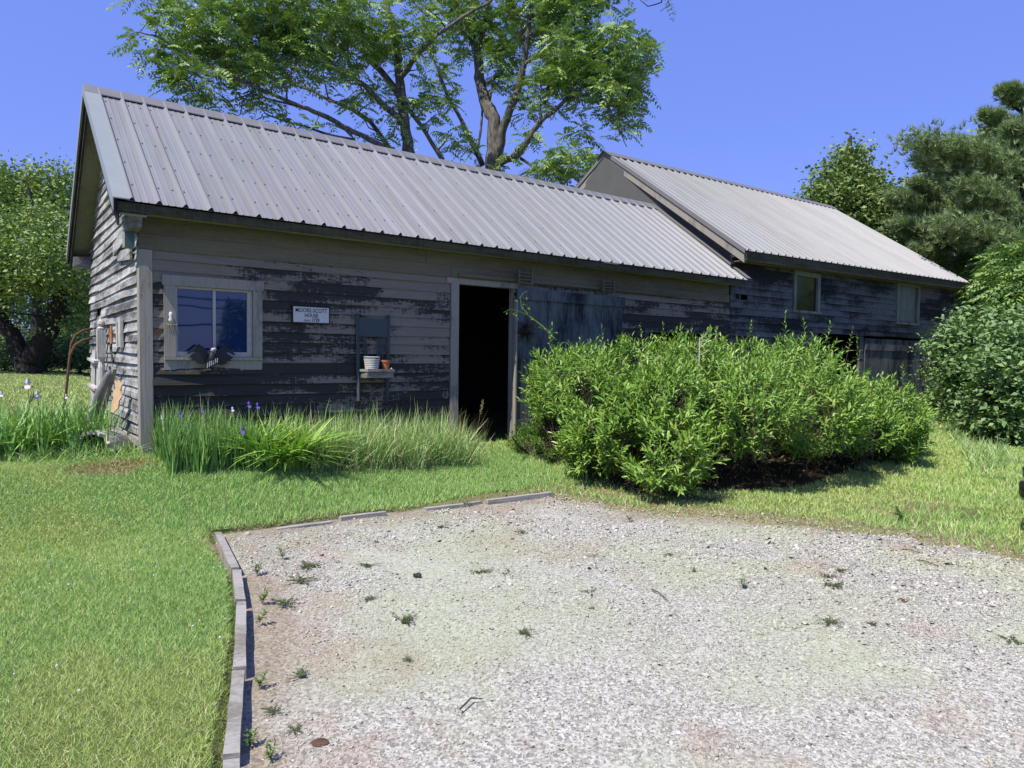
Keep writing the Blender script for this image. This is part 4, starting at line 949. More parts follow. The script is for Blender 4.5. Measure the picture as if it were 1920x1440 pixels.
for i, (a, b, lb) in enumerate((((1690, 1030), (1730, 1038), 'thin dark twig lying on the gravel at the back right'), ((1222, 1105), (1255, 1128), 'thin twig on the gravel right of centre'), ((862, 1330), (905, 1310), 'thin twig lying near the bottom middle of the gravel'), ((1720, 1050), (1760, 1062), 'short dark twig just below the longer one at the back right'))):
    A, B = on_z(*a, .13), on_z(*b, .13); mdl = (A+B)/2+np.array([.02, .03, .006]); tag(MB().tube([A, mdl, B], [.004, .004, .002], 5).build('twig', m_twig), lb, 'twig')

# ---------------------------------------------------------------- iris bed, daylilies, tall grass
def clump(n, c, spread, h, w, m, bend, name, parent, lean=.25, nseg=5):
    parts = []
    for b_ in (bend*.5, bend, bend*1.5):
        k = n//3; t = arcblade(b_, nseg); a = rng.uniform(0, 6.28, k); r_ = spread*np.sqrt(rng.random(k))
        P = np.stack([c[0]+np.cos(a)*r_, c[1]+np.sin(a)*r_*.8, np.zeros(k)], -1); P[:, 2] = gz(P[:, 0], P[:, 1])-.01 if parent is None else 0
        out = np.stack([np.cos(a)*lean+rng.normal(0, .12, k), np.sin(a)*lean+rng.normal(0, .12, k), np.ones(k)], -1)
        up = -np.stack([np.cos(a)+rng.normal(0, .5, k), np.sin(a)+rng.normal(0, .5, k), np.zeros(k)], -1)
        hh = rng.uniform(h[0], h[1], k); parts.append(scatter(t[0], t[1], P, out, up, np.stack([w*rng.uniform(.7, 1.3, k), hh, hh], -1)))
    V, Fc = merge(parts); return np_mesh(name, V, Fc, m, parent)
def tall(n, x0, x1, y0, y1, h, w, m, label, lean=.16, bend=.25, cond=None):
    x, y = area(n, x0, x1, y0, y1)
    if cond is not None: k = cond(x, y); x, y = x[k], y[k]
    P = pts(x, y); parts = []
    for i, b_ in enumerate((bend*.4, bend, bend*2)):
        Q = P[i::3]; k = len(Q); hh = rng.uniform(h[0], h[1], k)*(.75+.5*noise_np(Q[:, 0]*3, Q[:, 1]*3)); t = arcblade(b_, 4)
        d = np.stack([rng.normal(0, lean, k), rng.normal(0, lean, k), np.ones(k)], -1); up = rdir(k); up[:, 2] *= .1
        parts.append(scatter(t[0], t[1], Q, d, up, np.stack([w*rng.uniform(.6, 1.3, k), hh, hh], -1)))
    V, Fc = merge(parts); tag(np_mesh('tall_grass', V, Fc, m), label, 'grass', kind='stuff')
tall(3600, 1.28, 2.05, 6.45, 7.35, (.26, .52), .015, m_iris, 'dense upright grassy leaves below the window', .10, .12, lambda x, y: y > 6.45+.25*noise_np(x*3, x))
tall(6000, 2.5, 4.32, 6.25, 7.36, (.18, .46), .0105, m_tall, 'tall wild grass growing along the wall up to the doorway', .3, .5, lambda x, y: (y > 6.3+.3*noise_np(x*3, x)))
tall(1100, 1.3, 4.5, 6.8, 7.36, (.4, .62), .010, m_tall, 'tallest grass stems standing against the front wall', .12, .15)
tall(900, 2.4, 4.5, 6.3, 7.3, (.3, .6), .003, m_dry, 'thin straw stems scattered in the tall grass', .2, .2)
tall(700, 4.4, 4.8, 7.0, 7.35, (.1, .35), .005, m_tall, 'grass tufts at the left foot of the doorway', .3, .4)
tall(6500, -1.6, 1.05, 8.0, 9.8, (.2, .5), .012, m_tall, 'long grass in the iris bed beside the gable wall', .28, .45, lambda x, y: (y > 8.0+.2*np.sin(x*5)) & (y > 8.1+(x-.2)*.9) & (np.hypot(x-c0[0], y-c0[1]) > .45))
tall(1500, .2, 1.2, 7.3, 8.3, (.05, .18), .006, m_lawng, 'short weeds around the concrete half pipe', .4, .5)
tall(1500, -1., 1.0, 7.5, 8.6, (.3, .6), .018, m_iris, 'broad sword leaves at the front of the left bed', .2, .25, lambda x, y: noise_np(x*4, y*4) > .5)
for (px, py, z, n, s_, h_, lb) in ((545, 885, .36, 420, .26, (.35, .62), 'arching bright green daylily clump in the middle of the front bed'), (480, 880, .36, 330, .2, (.35, .58), 'arching daylily clump left of the largest one'), (572, 890, .34, 200, .14, (.25, .42), 'smaller daylily clump leaning out over the lawn, right of the largest one'), (85, 880, .4, 160, .13, (.35, .55), 'broad leaved daylily clump at the left edge of the picture'), (30, 870, .42, 160, .14, (.35, .55), 'daylily clump half cut by the left picture edge')):
    p = on_z(px, py, z); o = empty('daylily', lb, 'plant', (p[0], p[1]+.25, float(gz(p[0], p[1]+.25))-.01), 'daylily clumps')
    clump(int(n*.8), (0, 0), s_, h_, .03, m_lily, .62, 'leaves', o, .5, 6)
def flower(parent, loc, r, m, name='flower'):
    mb = MB()
    for k in range(3):
        a = 2.094*k+.4
        for (hl, up_, w_) in ((.9, -.55, .5), (.45, .95, .42)):
            aa = a+(1.05 if up_ > 0 else 0); d = Vector((math.cos(aa), math.sin(aa), 0)); s_ = Vector((-d.y, d.x, 0))
            c = [Vector((0, 0, 0)), d*r*hl*.55+Vector((0, 0, up_*r*.35+r*.1)), d*r*hl+Vector((0, 0, up_*r))]
            if up_ > 0: c[2] = d*r*.15+Vector((0, 0, up_*r))
            V = [c[0], c[1]-s_*r*w_, c[1]+s_*r*w_, c[2]-s_*r*w_*.7, c[2]+s_*r*w_*.7, c[2]+(c[2]-c[1])*.25]
            mb.add([v+Vector(loc) for v in V], [(0, 1, 2), (1, 3, 4, 2), (3, 5, 4)])
    return mb.build(name, m, parent, True)
def iris(px, py, dep, m, label, r=.045, buds=1, base_y=None, curve=.05):
    top = at(px, py, dep); b = np.array([top[0]+hp(curve), top[1]+hp(curve), 0]); b[2] = gz(b[0], b[1])
    o = empty('iris', label, 'flower', tuple(b), 'irises in bloom'); T = Vector(top-b)
    mb = MB(); mb.tube([(0, 0, -.02), T*.5+Vector((.01, 0, 0)), T], [.006, .005, .004], 5); mb.build('stalk', m_iris, o)
    flower(o, T, r, m)
    clump(24, (0, 0), .05, (T.z*.5, T.z*.85), .018, m_iris, .12, 'leaves', o, .15)
    for k in range(buds):
        q = T*.8+Vector((.03+hp(.01), hp(.03), .02)); mb = MB(); mb.tube([T*.7, q, q+Vector((.005, 0, .05))], [.003, .006, .002], 6); mb.build('bud', m_bud, o)
iris(52, 722, 6.6, m_lilac, 'pale lilac iris on the tallest stalk at the left edge', .055, 2); iris(70, 742, 6.7, m_lilac, 'white iris with violet centre right of the tallest one', .045, 0)
iris(124, 744, 6.9, m_lilac, 'small whitish iris near the bent pipes', .028, 0); iris(3, 740, 6.6, m_lilac, 'pale iris cut by the left edge of the picture', .03, 0)
iris(467, 760, 6.6, m_purple, 'deep violet iris in front of the wall, left one of the top pair', .035, 1); iris(483, 762, 6.65, m_purple, 'deep violet iris in front of the wall, right one of the top pair', .035, 0)
iris(338, 778, 6.55, m_purple, 'violet iris below the left half of the window', .03, 1); iris(380, 770, 6.6, m_purple, 'small violet iris between the wall boards and the daylilies', .024, 1)
iris(436, 768, 6.6, m_lilac, 'faded pale iris left of the violet pair', .025, 0); iris(303, 783, 6.5, m_lilac, 'faded iris nearest the corner board', .022, 1)
iris(455, 808, 6.5, m_purple, 'low blue violet iris among the daylily leaves', .04, 0); iris(358, 826, 6.4, m_purple, 'lowest small violet iris in the front bed', .022, 0)
# seed head by the doorway
t = empty('seed_stalk', 'tall dry seed stalk rising at the left side of the dark doorway', 'plant', (4.83, 7.0, float(gz(4.83, 7.0))))
mb = MB(); mb.tube([(-.08, 0, 0), (-.03, 0, .3), (.02, .0, .52)], [.004, .003, .002], 5); mb.build('stalk', m_bud, t)
V, Fc = scatter(OVAL[0], OVAL[1], np.array([(0.005+.02*(z-.44)/.1+hp(.008), hp(.01), z) for z in np.linspace(.42, .6, 60)]), rdir(60)+[0, 0, .6], rdir(60), np.full(60, .02)); np_mesh('seed_head', V, Fc, m_dry, t)
# ================================================================ shrubs
def pb(px, py, dep, rpx, rpy, rd):
    c = at(px, py, dep); return (c, rpx*dep/F, rpy*dep/F, rd)
FH = nrm(np.array([FW[0], FW[1], 0])); RH = np.array([RT[0], RT[1], 0])
def pblob(blobs, n, shell=.0, nrmls=False):
    w = np.array([b[1]*b[2] for b in blobs])*np.array([b[4] if len(b) > 4 else 1 for b in blobs]); k = rng.choice(len(blobs), n, p=w/w.sum())
    C = np.array([b[0] for b in blobs])[k]; rr = np.array([(b[1], b[2], b[3]) for b in blobs])[k]; u = rdir(n); r_ = (shell+(1-shell)*rng.random(n))**.38
    off = (u[:, 0:1]*rr[:, 0:1]*RH+u[:, 1:2]*rr[:, 2:3]*FH+u[:, 2:3]*rr[:, 1:2]*np.array([0, 0, 1.]))
    return (C+r_[:, None]*off, nrm(off)) if nrmls else C+r_[:, None]*off
def shoots(P, D, L, K, leaf, wid, droop=.0, spread=1.0):
    """K leaves spirally along each shoot"""
    n = len(P); t = np.linspace(.18, 1, K)[None, :, None]; D = nrm(D)
    ax = nrm(np.cross(D, rdir(n))); bx = np.cross(D, ax); ph = rng.uniform(0, 6.28, n)[:, None]+np.arange(K)[None]*2.4
    rad_ = np.cos(ph)[..., None]*ax[:, None]+np.sin(ph)[..., None]*bx[:, None]
    pos = P[:, None]+D[:, None]*t*L[:, None, None]; pos[..., 2] -= droop*(t[..., 0]*L[:, None])**2
    ld = nrm(rad_*spread*(1.15-.75*t)+D[:, None]*(.45+.5*t)+rng.normal(0, .16, pos.shape)); up = nrm(D[:, None]-ld*.3+rng.normal(0, .2, pos.shape)+[0, 0, .5])
    sc = leaf*(1.1-.45*t[..., 0])*rng.uniform(.6, 1.2, (n, K))*rng.uniform(.6, 1.15, (n, 1)); sc3 = np.stack([sc*wid, sc, sc], -1)
    return pos.reshape(-1, 3), ld.reshape(-1, 3), up.reshape(-1, 3), sc3.reshape(-1, 3)
def sticks(P, D, L, r=.0035):
    """thin triangular stems"""
    tv = np.array([(r, 0, 0), (-r*.5, 0, r*.87), (-r*.5, 0, -r*.87), (0, 1, 0)]); tf = np.array([(0, 1, 3), (1, 2, 3), (2, 0, 3)])
    return scatter(tv, tf, P, D, rdir(len(P)), np.stack([np.ones(len(P)), L, np.ones(len(P))], -1))
def PBL(*L): return [pb(*b[:6]) for b in L]
def shrub(name, label, blobs, n, m, leaf=.125, K=13, base=None, nst=16, cat='shrub', group='shrubs in front of the sheds', wid=1., Lr=(.2, .42), upb=.75, shell=.5, zmin=.22):
    o = empty(name, label, cat, (base[0], base[1], float(gz(base[0], base[1]))), group); org = np.array(o.location)
    P, u = pblob(blobs, n, shell, True); D = u*np.array([1, 1, .55])+[0, 0, upb]+rng.normal(0, .28, (n, 3)); L = rng.uniform(*Lr, n)
    q3 = np.sin(P[:, 0]*5.1+1)*np.sin(P[:, 1]*4.7+2)*np.sin(P[:, 2]*6.3+P[:, 0]*2)+.5*np.sin(P[:, 0]*9.7+P[:, 2]*8)*np.sin(P[:, 1]*10.3+P[:, 2]*5); k = (q3 > -.34) & (P[:, 2] > gz(P[:, 0], P[:, 1])+.05); P, D, L = P[k]-org, D[k], L[k]; P = P-nrm(D)*L[:, None]*.6
    pos, ld, up, sc = shoots(P, D, L, K, leaf, wid)
    V, Fc = scatter(LANCE[0], LANCE[1], pos, ld, up, sc); np_mesh('foliage', V, Fc, m, o)
    mb = MB()
    for i in range(nst):
        b = blobs[i % len(blobs)]; e = b[0]+rng.normal(0, .25, 3)-org; s_ = np.array([rng.normal(0, .25)+(e[0])*.35, rng.normal(0, .15)+e[1]*.35, -.05])
        md = (s_+e)/2+rng.normal(0, .08, 3); mb.tube([s_, md, e], [.017, .012, .006], 5)
    V2, F2 = sticks(P-nrm(D)*.25, D, L+.25); mb.v += [tuple(p) for p in V2]*0
    mb.build('stem', m_twig, o); np_mesh('twigs', V2, F2, m_twig, o); return o
shrub('shrub', 'largest bright green leafy shrub standing right of the sliding door, the nearest one', PBL((1095, 735, 8.1, 100, 80, .9), (1200, 716, 8.2, 100, 72, 1.0), (1035, 730, 8.4, 45, 75, .6), (1250, 850, 6.7, 85, 72, .42), (1160, 800, 7.3, 95, 80, .55), (1240, 770, 7.2, 90, 80, .6), (1290, 700, 8.2, 70, 70, .9), (1110, 840, 7.3, 55, 55, .35)),
      2500, m_shrub, base=(6.1, 5.2))
shrub('shrub', 'middle bright green shrub, the tallest, below the two upper barn windows', PBL((1390, 718, 8.6, 95, 76, 1.0), (1490, 718, 9.0, 85, 76, 1.0), (1400, 770, 7.2, 110, 78, .6), (1520, 775, 7.6, 95, 78, .6), (1560, 765, 8.8, 60, 75, .8), (1330, 745, 7.6, 60, 70, .5), (1585, 800, 8.0, 45, 50, .4)),
      2500, m_shrub, base=(7.6, 5.2))
shrub('shrub', 'lowest bright green shrub at the right end of the row, by the grass path', PBL((1648, 785, 9.0, 64, 62, .7), (1615, 800, 8.3, 50, 50, .5), (1682, 825, 8.8, 38, 50, .42), (1700, 795, 9.6, 26, 42, .5)), 1150, m_shrub, base=(9.2, 4.7))
shrub('shrub', 'small rounded leafy bush at the foot of the sliding door', PBL((1010, 835, 8.3, 50, 38, .4), (975, 835, 8.6, 25, 25, .3), (1045, 810, 8.0, 50, 50, .4)), 620, m_vine, .05, 13, (6.0, 6.6), 8, Lr=(.12, .25), wid=1.7)
# tall leaders poking above the shrubs
lead = []
for (px, py, dep, hh) in ((1245, 612, 7.6, .34), (1130, 622, 8.0, .3), (1160, 640, 7.6, .3), (1475, 596, 9.0, .4), (1515, 605, 9.2, .35), (1590, 620, 9.5, .38), (1610, 640, 9.4, .36), (1405, 610, 8.8, .3), (1345, 625, 8.5, .3), (1030, 615, 7.7, .28), (1695, 690, 10.0, .34), (1655, 700, 9.8, .3), (1300, 622, 8.4, .3), (1550, 612, 9.3, .3), (1205, 615, 7.8, .26)):
    lead.append((at(px, py-8, dep-.5)-[0, 0, hh], hh))
P = np.array([l[0] for l in lead]); L = np.array([l[1] for l in lead]); D = np.tile([0, 0, 1.], (len(P), 1))+rng.normal(0, .12, (len(P), 3))
mid = [o for o in S.collection.objects if o.name.startswith('shrub') and 'middle' in o.get('label', '')][0]; org = np.array(mid.location)
a_ = shoots(P-org, D, L, 16, .09, 1.0); V, Fc = scatter(LANCE[0], LANCE[1], *a_); np_mesh('leader_leaves', V, Fc, m_shrub, mid)
for p_, d_, l_ in zip(P, D, L): V, Fc = sticks((p_-org-d_*.3)[None], d_[None], np.array([l_+.3]), .004); np_mesh('leader_stem', V, Fc, m_twig, mid)
# vine tendril and dead twig
t = empty('vine', 'pale vine tendril climbing up across the sliding door from the shrub', 'vine', tuple(at(1040, 632, 8.2)))
vp = [at(*p) for p in ((1040, 635, 8.15), (1018, 612, 8.2), (992, 592, 8.25), (978, 575, 8.3), (975, 558, 8.3), (983, 548, 8.3), (990, 547, 8.3))]; vp2 = [at(*p) for p in ((992, 592, 8.25), (972, 583, 8.2), (955, 580, 8.15), (944, 586, 8.1))]
o0 = np.array(t.location); mb = MB(); mb.tube([p-o0 for p in vp], [.008, .007, .006, .005, .004, .003, .002], 5); mb.tube([p-o0 for p in vp2], [.004, .004, .003, .002], 5); mb.build('stem', m_vine, t)
Q = np.concatenate([lerp(vp[i], vp[i+1], u)[None] for i in range(3) for u in rng.random(26 if i == 0 else 14)]+[lerp(vp2[0], vp2[3], u)[None] for u in rng.random(12)]+[lerp(vp[3], vp[5], u)[None] for u in rng.random(5)])-o0
V, Fc = scatter(OVAL[0], OVAL[1], Q+rng.normal(0, .02, Q.shape), rdir(len(Q)), rdir(len(Q))+[0, 0, 1], rng.uniform(.02, .05, len(Q))); np_mesh('leaves', V, Fc, m_vine, t)
dt = at(1312, 632, 7.6); mb = MB(); mb.tube([dt-[0, 0, .5], dt-[.0, 0, .1], dt], [.008, .006, .005], 5)
for i, (h_, l_, u_) in enumerate(((.02, .10, .10), (.06, .13, .06), (.12, .09, .10), (.2, .11, .08), (.1, -.05, .08), (.26, -.05, .07))):
    s_ = dt-[0, 0, h_]; m_ = s_+RT*l_*.55+np.array([0, 0, u_*.3+hp(.01)]); mb.tube([s_, m_, s_+RT*l_+np.array([0, 0, u_+hp(.02)])], [.003, .0025, .001], 4)
tag(mb.build('dead_branch', plain('bleached_twig', (.5, .46, .42), .8)), 'bare bleached dead branch sticking out of the top of the shrubs', 'branch')
# wreath on the sliding door
wr = empty('wreath', 'dark dried evergreen bundle hanging on the left plank of the sliding door', 'wreath', (5.79, YF-.14, 1.84))
P = np.array([(hp(.03), hp(.02), hp(.05)) for _ in range(150)]); D = rdir(150)*[1, .3, 1]; V, Fc = sticks(P, D, rng.uniform(.12, .26, 150), .004)
np_mesh('sprigs', V, Fc, m_bark2, wr)

# ================================================================ trees
def to_world(poly, d0, dd=0): return [at(p[0], p[1], d0+(p[2] if len(p) > 2 else 0)) for p in poly]
class Tree:
    def __init__(s, name, label, base, group=None, cat='tree'):
        s.o = empty(name, label, cat, tuple(base), group); s.org = np.array(base, float); s.mb = MB(); s.samp = []
    def limb(s, pts_, r0, r1, sub=4, jit=.04):
        P = [np.array(p, float) for p in pts_]; out = []
        for i in range(len(P)-1):
            for k in range(sub): out.append(lerp(P[i], P[i+1], k/sub)+(rng.normal(0, jit, 3)*(r0*2) if (i or k) else 0))
        out.append(P[-1]); n = len(out); rs = [lerp(r0, r1, (i/(n-1))**.8)*(1+hp(.08)) for i in range(n)]
        s.mb.tube([p-s.org for p in out], rs, 8); s.samp += [(p, r) for p, r in zip(out, rs)]
    def twig(s, tip, r=.02, sagg=.1):
        A = np.array([p for p, _ in s.samp]); d = np.linalg.norm(A-tip, axis=1)+.9*np.maximum(0, A[:, 2]-tip[2]+.2); j = int(np.argmin(d)); a = A[j]
        r = min(r, s.samp[j][1]*.7); m1 = lerp(a, tip, .4)+rng.normal(0, .1, 3)*np.linalg.norm(tip-a)*.6; m2 = lerp(a, tip, .75)+rng.normal(0, .07, 3)*np.linalg.norm(tip-a)*.6
        s.mb.tube([p-s.org for p in (a, m1, m2, tip)], [r, r*.7, r*.5, r*.25], 5); s.samp += [(m1, r*.6), (m2, r*.45)]
        return nrm(tip-m2)
    def wood(s, m, name='trunk'): return s.mb.build(name, m, s.o, True)
def pinnate(P, D, L, K=6, leaf=.11, droop=.5, wid=1.15):
    """compound leaves: K leaflet pairs and one at the tip"""
    n = len(P); D = nrm(D); up0 = nrm(np.array([0, 0, 1.])+rng.normal(0, .65, (n, 3))); side = nrm(np.cross(D, up0)); up = np.cross(side, D)
    t = np.repeat(np.linspace(.15, .95, K), 2); sg = np.tile([1, -1], K); t = np.append(t, 1.); sg = np.append(sg, 0)
    pos = P[:, None]+D[:, None]*(t*1.)[None, :, None]*L[:, None, None]; pos[..., 2] -= droop*(t[None]**2)*L[:, None]
    ld = side[:, None]*sg[None, :, None]+D[:, None]*(.45+.6*(sg == 0))[None, :, None]; ld[..., 2] -= .25+droop*t[None]*.7; ld = ld+rng.normal(0, .1, ld.shape)
    sz = leaf*(np.sin(np.clip(t, .2, .85)*3.0)*.5+.6)[None]*rng.uniform(.85, 1.15, (n, 1)); sz3 = np.stack([sz*wid, sz, sz], -1)
    u2 = np.repeat(up[:, None], len(t), 1)
    return scatter(LEAFLET[0], LEAFLET[1], pos.reshape(-1, 3), ld.reshape(-1, 3), u2.reshape(-1, 3), sz3.reshape(-1, 3))
def walnut_foliage(T, blobs, nclump, m, per=4, Lr=(.26, .44), leaf=.12, nm='crown'):
    C = pblob(blobs, nclump); parts = []; Ps = []; Ds = []
    for c in C:
        d = T.twig(c, .022)
        for k in range(per):
            a = 6.28*k/per+hp(.5); h_ = np.array([math.cos(a), math.sin(a), .1+hp(.7)]); Ps.append(c-d*random.random()*.35+rng.normal(0, .05, 3)); Ds.append(h_+d*.5)
    Ps, Ds = np.array(Ps), np.array(Ds); V, Fc = pinnate(Ps-T.org, Ds, rng.uniform(*Lr, len(Ps)), 6, leaf)
    np_mesh(nm, V, Fc, m, T.o)
# ---- left walnut
dL = 16.6; b0 = at(776, 285, dL); T = Tree('walnut_tree', 'left walnut tree behind the shed, thick dark stem and long limbs reaching left', (b0[0]+.1, b0[1], .45), 'walnut trees behind the shed')
LR = .8
T.limb([(b0[0]+.1, b0[1], .3)]+to_world([(780, 330), (766, 285), (756, 207, .1), (751, 145, .2), (740, 65, .3), (722, 0, .4), (712, -90, .5), (705, -200, .5)], dL), .19, .05, 4, .03)
for pl, r0, r1 in (([(760, 240), (747, 220, -.2), (711, 190, -.5), (682, 158, -.8), (650, 139, -1), (617, 127, -1.2), (560, 105, -1.5), (520, 60, -1.6)], .12, .03),
                   ([(752, 190), (747, 174, .2), (708, 126, .5), (672, 87, .8), (640, 55, 1), (600, 30, 1.2), (565, 10, 1.3), (500, -60, 1.4)], .13, .04),
                   ([(751, 146), (785, 97, -.4), (821, 65, -.7), (866, 32, -1), (914, 6, -1.2), (980, -50, -1.4)], .085, .03),
                   ([(762, 300), (735, 285, -.5), (695, 262, -1.1), (643, 237, -1.5), (600, 212, -1.8), (565, 200, -2), (481, 164, -2.4), (440, 146, -2.6), (382, 122, -2.9), (346, 104, -3), (304, 73, -3.2), (262, 60, -3.3)], .10, .018),
                   ([(735, 285), (695, 227, .3), (660, 205, .5), (617, 187, .8), (578, 167, 1), (530, 150, 1.2), (486, 142, 1.3), (430, 100, 1.4), (400, 50, 1.5)], .08, .02),
                   ([(643, 237, -1.5), (665, 262, -1.3), (620, 254, -1.6), (575, 238, -1.7), (538, 229, -1.8), (500, 215, -1.9)], .05, .02),
                   ([(830, 300, .3), (801, 252, .3), (769, 207, .2), (757, 185, .1)], .075, .05), ([(708, 126, .5), (690, 60, .8), (672, 10, 1), (655, -60, 1.2)], .06, .03),
                   ([(650, 139, -1), (600, 100, -1.2), (540, 70, -1.4), (470, 30, -1.6), (420, -20, -1.7)], .045, .02), ([(565, 200, -2), (520, 190, -2.1), (470, 175, -2.2), (430, 190, -2.2), (400, 170, -2.2)], .035, .012),
                   ([(440, 146, -2.6), (400, 90, -2.6), (340, 40, -2.6), (290, 10, -2.6)], .03, .012), ([(672, 87, .8), (640, 10, .6), (610, -50, .5)], .05, .03),
                   ([(560, 105, -1.5), (500, 90, -1.6), (420, 85, -1.8), (350, 140, -1.9), (320, 110, -2)], .03, .012), ([(600, 212, -1.8), (590, 235, -1.9), (570, 262, -2)], .015, .008), ([(481, 164, -2.4), (455, 190, -2.4), (450, 215, -2.5), (435, 222, -2.5)], .02, .008), ([(382, 122, -2.9), (350, 150, -2.9), (370, 175, -2.8), (420, 210, -2.6)], .02, .008)):
    T.limb(to_world(pl, dL), r0*.78, r1*.8, 3, .06)
walnut_foliage(T, [pb(*b[:6])+(b[6],) for b in ((300, 20, 14.2, 55, 35, 1, .9), (345, 70, 14, 60, 40, 1., 1.1), (262, 72, 13.4, 30, 20, .5, .7), (300, 110, 13.6, 30, 30, .5, .8), (420, 60, 14.6, 70, 60, 1.4, 1.5), (500, 40, 15, 90, 55, 1.6, 1.6), (460, 110, 14.6, 80, 40, 1.2, 1.3), (590, 50, 15.4, 90, 60, 1.6, 1.3), (560, 115, 15, 60, 35, 1, .9),
    (660, 30, 16, 70, 45, 1.6, 1.1), (350, 182, 13.9, 45, 16, .5, .7), (420, 190, 14, 25, 16, .4, .4), (640, 165, 15.6, 55, 40, 1, .5), (700, 60, 16.6, 60, 60, 1.2, .9), (780, 40, 16.4, 60, 40, 1.2, .9), (780, 185, 16.6, 35, 38, .7, .55), (690, 130, 16.6, 60, 60, 1, .4), (480, -40, 15, 200, 40, 2, .8), (340, 130, 13.7, 60, 40, .6, .8), (800, 110, 16.6, 40, 40, 1, .3), (565, 225, 14.7, 40, 15, .4, .35), (850, 250, 16.8, 25, 22, .3, .35), (740, 250, 16.4, 50, 25, .5, .45), (640, 240, 15.8, 40, 20, .5, .35), (820, 200, 16.8, 40, 40, .6, .5), (500, 180, 14.6, 60, 25, .8, .5), (380, 150, 13.8, 60, 35, .8, .7))], 720, m_walnut, leaf=.12)
T.wood(m_bark)
# ---- right walnut
dR = 18.2; b0 = at(925, 300, dR); T = Tree('walnut_tree', 'right walnut tree behind the roof gap, forked pale trunk and crown spreading right', (b0[0], b0[1], .45), 'walnut trees behind the shed')
T.limb([(b0[0], b0[1], .3)]+to_world([(922, 330), (926, 280), (926, 223), (908, 187, .2), (898, 145, .3), (895, 97, .4), (885, 65, .5), (865, 25, .6), (847, 0, .7), (825, -80, .8)], dR), .25, .05, 4, .025)
for pl, r0, r1 in (([(932, 300), (938, 265, -.2), (943, 239, -.3), (966, 184, -.5), (982, 119, -.7), (990, 65, -.8), (995, 0, -.9), (1000, -100, -1)], .18, .06), ([(895, 100, .4), (908, 52, .3), (918, 0, .2), (925, -80, .2)], .11, .05),
                   ([(926, 312), (950, 300, -.4), (972, 290, -.6), (995, 255, -.8), (1014, 226, -1), (1037, 210, -1.1), (1070, 180, -1.3), (1118, 174, -1.5), (1143, 206, -1.7), (1163, 245, -1.8), (1175, 275, -1.9)], .14, .012),
                   ([(1014, 226, -1), (1012, 200, -1), (1030, 160, -.9), (1060, 120, -.8), (1100, 90, -.8)], .06, .02), ([(982, 119, -.7), (1010, 105, -.9), (1060, 108, -1.2), (1110, 115, -1.5), (1160, 120, -1.7), (1205, 135, -1.9)], .06, .015),
                   ([(990, 65, -.8), (1040, 50, -1), (1090, 20, -1.2), (1140, 0, -1.3)], .06, .02), ([(905, 310, .2), (889, 275, .2), (866, 226, .1), (840, 181, 0), (821, 129, -.1), (792, 74, -.2), (763, 58, -.3)], .10, .025),
                   ([(895, 280, .3), (901, 250, .3), (905, 205, .4), (900, 190, .4)], .05, .03), ([(918, 188, .1), (925, 150, .3), (945, 130, .3), (960, 110, .3)], .05, .02), ([(976, 297, -.5), (1011, 320, -.8), (1053, 326, -1), (1076, 307, -1.2)], .05, .015),
                   ([(1100, 90, -.8), (1150, 70, -.9), (1190, 90, -1), (1215, 110, -1)], .03, .012), ([(847, 20, .7), (800, 30, .8), (770, 0, .9)], .05, .02), ([(1118, 174, -1.5), (1170, 170, -1.6), (1200, 200, -1.7)], .025, .01)):
    T.limb(to_world(pl, dR), r0*.8, r1*.8, 3, .05)
walnut_foliage(T, [pb(*b[:6])+(b[6],) for b in ((1150, 110, 16.9, 75, 62, 1.5, 1.9), (1080, 100, 17.2, 70, 60, 1.5, 1.4), (1180, 170, 16.6, 42, 45, 1, 1.2), (1120, 190, 16.8, 55, 32, 1, .9), (1070, 30, 17.4, 60, 45, 1.4, 1.2), (1190, 225, 16.4, 22, 25, .4, .6), (1180, 262, 16.3, 12, 14, .2, .4), (1020, 60, 17.6, 50, 60, 1.2, .9), (1040, 150, 17.2, 50, 50, 1, .8),
    (950, 110, 18.2, 60, 60, 1, .55), (880, 50, 18.6, 70, 50, 1.2, .8), (840, 120, 18.2, 40, 60, 1, .5), (1080, 310, 17, 70, 30, 1, 1.0), (1010, 315, 17.4, 45, 22, .8, .5), (950, 305, 18, 25, 20, .4, .3), (880, 320, 17.8, 50, 14, .5, .35), (980, 20, 17.8, 70, 50, 1.2, .8), (940, 250, 18, 12, 20, .3, .2), (900, -40, 18.2, 200, 40, 2, .7), (1090, -20, 17.2, 110, 40, 1.5, .8), (1000, 250, 17.5, 22, 22, .3, .35), (860, 270, 18, 35, 25, .5, .45), (980, 190, 17.8, 30, 40, .6, .5), (1100, 240, 16.8, 50, 25, .6, .5), (1060, 300, 16.8, 70, 35, .8, .8))], 740, m_walnut, leaf=.13)
T.wood(m_bark)
# drooping branch tip at the top edge
T = Tree('hanging_branch', 'leafy branch tip hanging in from above at the top edge, right of the walnuts', tuple(at(1245, -60, 9)), cat='branch')
T.limb(to_world([(1275, -140), (1255, -60), (1247, -20), (1240, 5), (1215, 12), (1200, 0)], 9), .02, .004, 2, .03); T.limb(to_world([(1247, -20), (1255, 8), (1238, 22)], 9), .006, .003, 2, .03); T.limb(to_world([(1200, -60), (1188, -20), (1178, 8)], 9), .006, .003, 2, .03)
V, Fc = pinnate(np.array(to_world([(1247, -5), (1250, 3), (1245, -20), (1255, -30), (1235, -30)], 9))-T.org, rdir(5)*[1, 1, .2], np.full(5, .22), 5, .05); np_mesh('leaves', V, Fc, m_walnut, T.o); T.wood(m_bark2, 'stem')

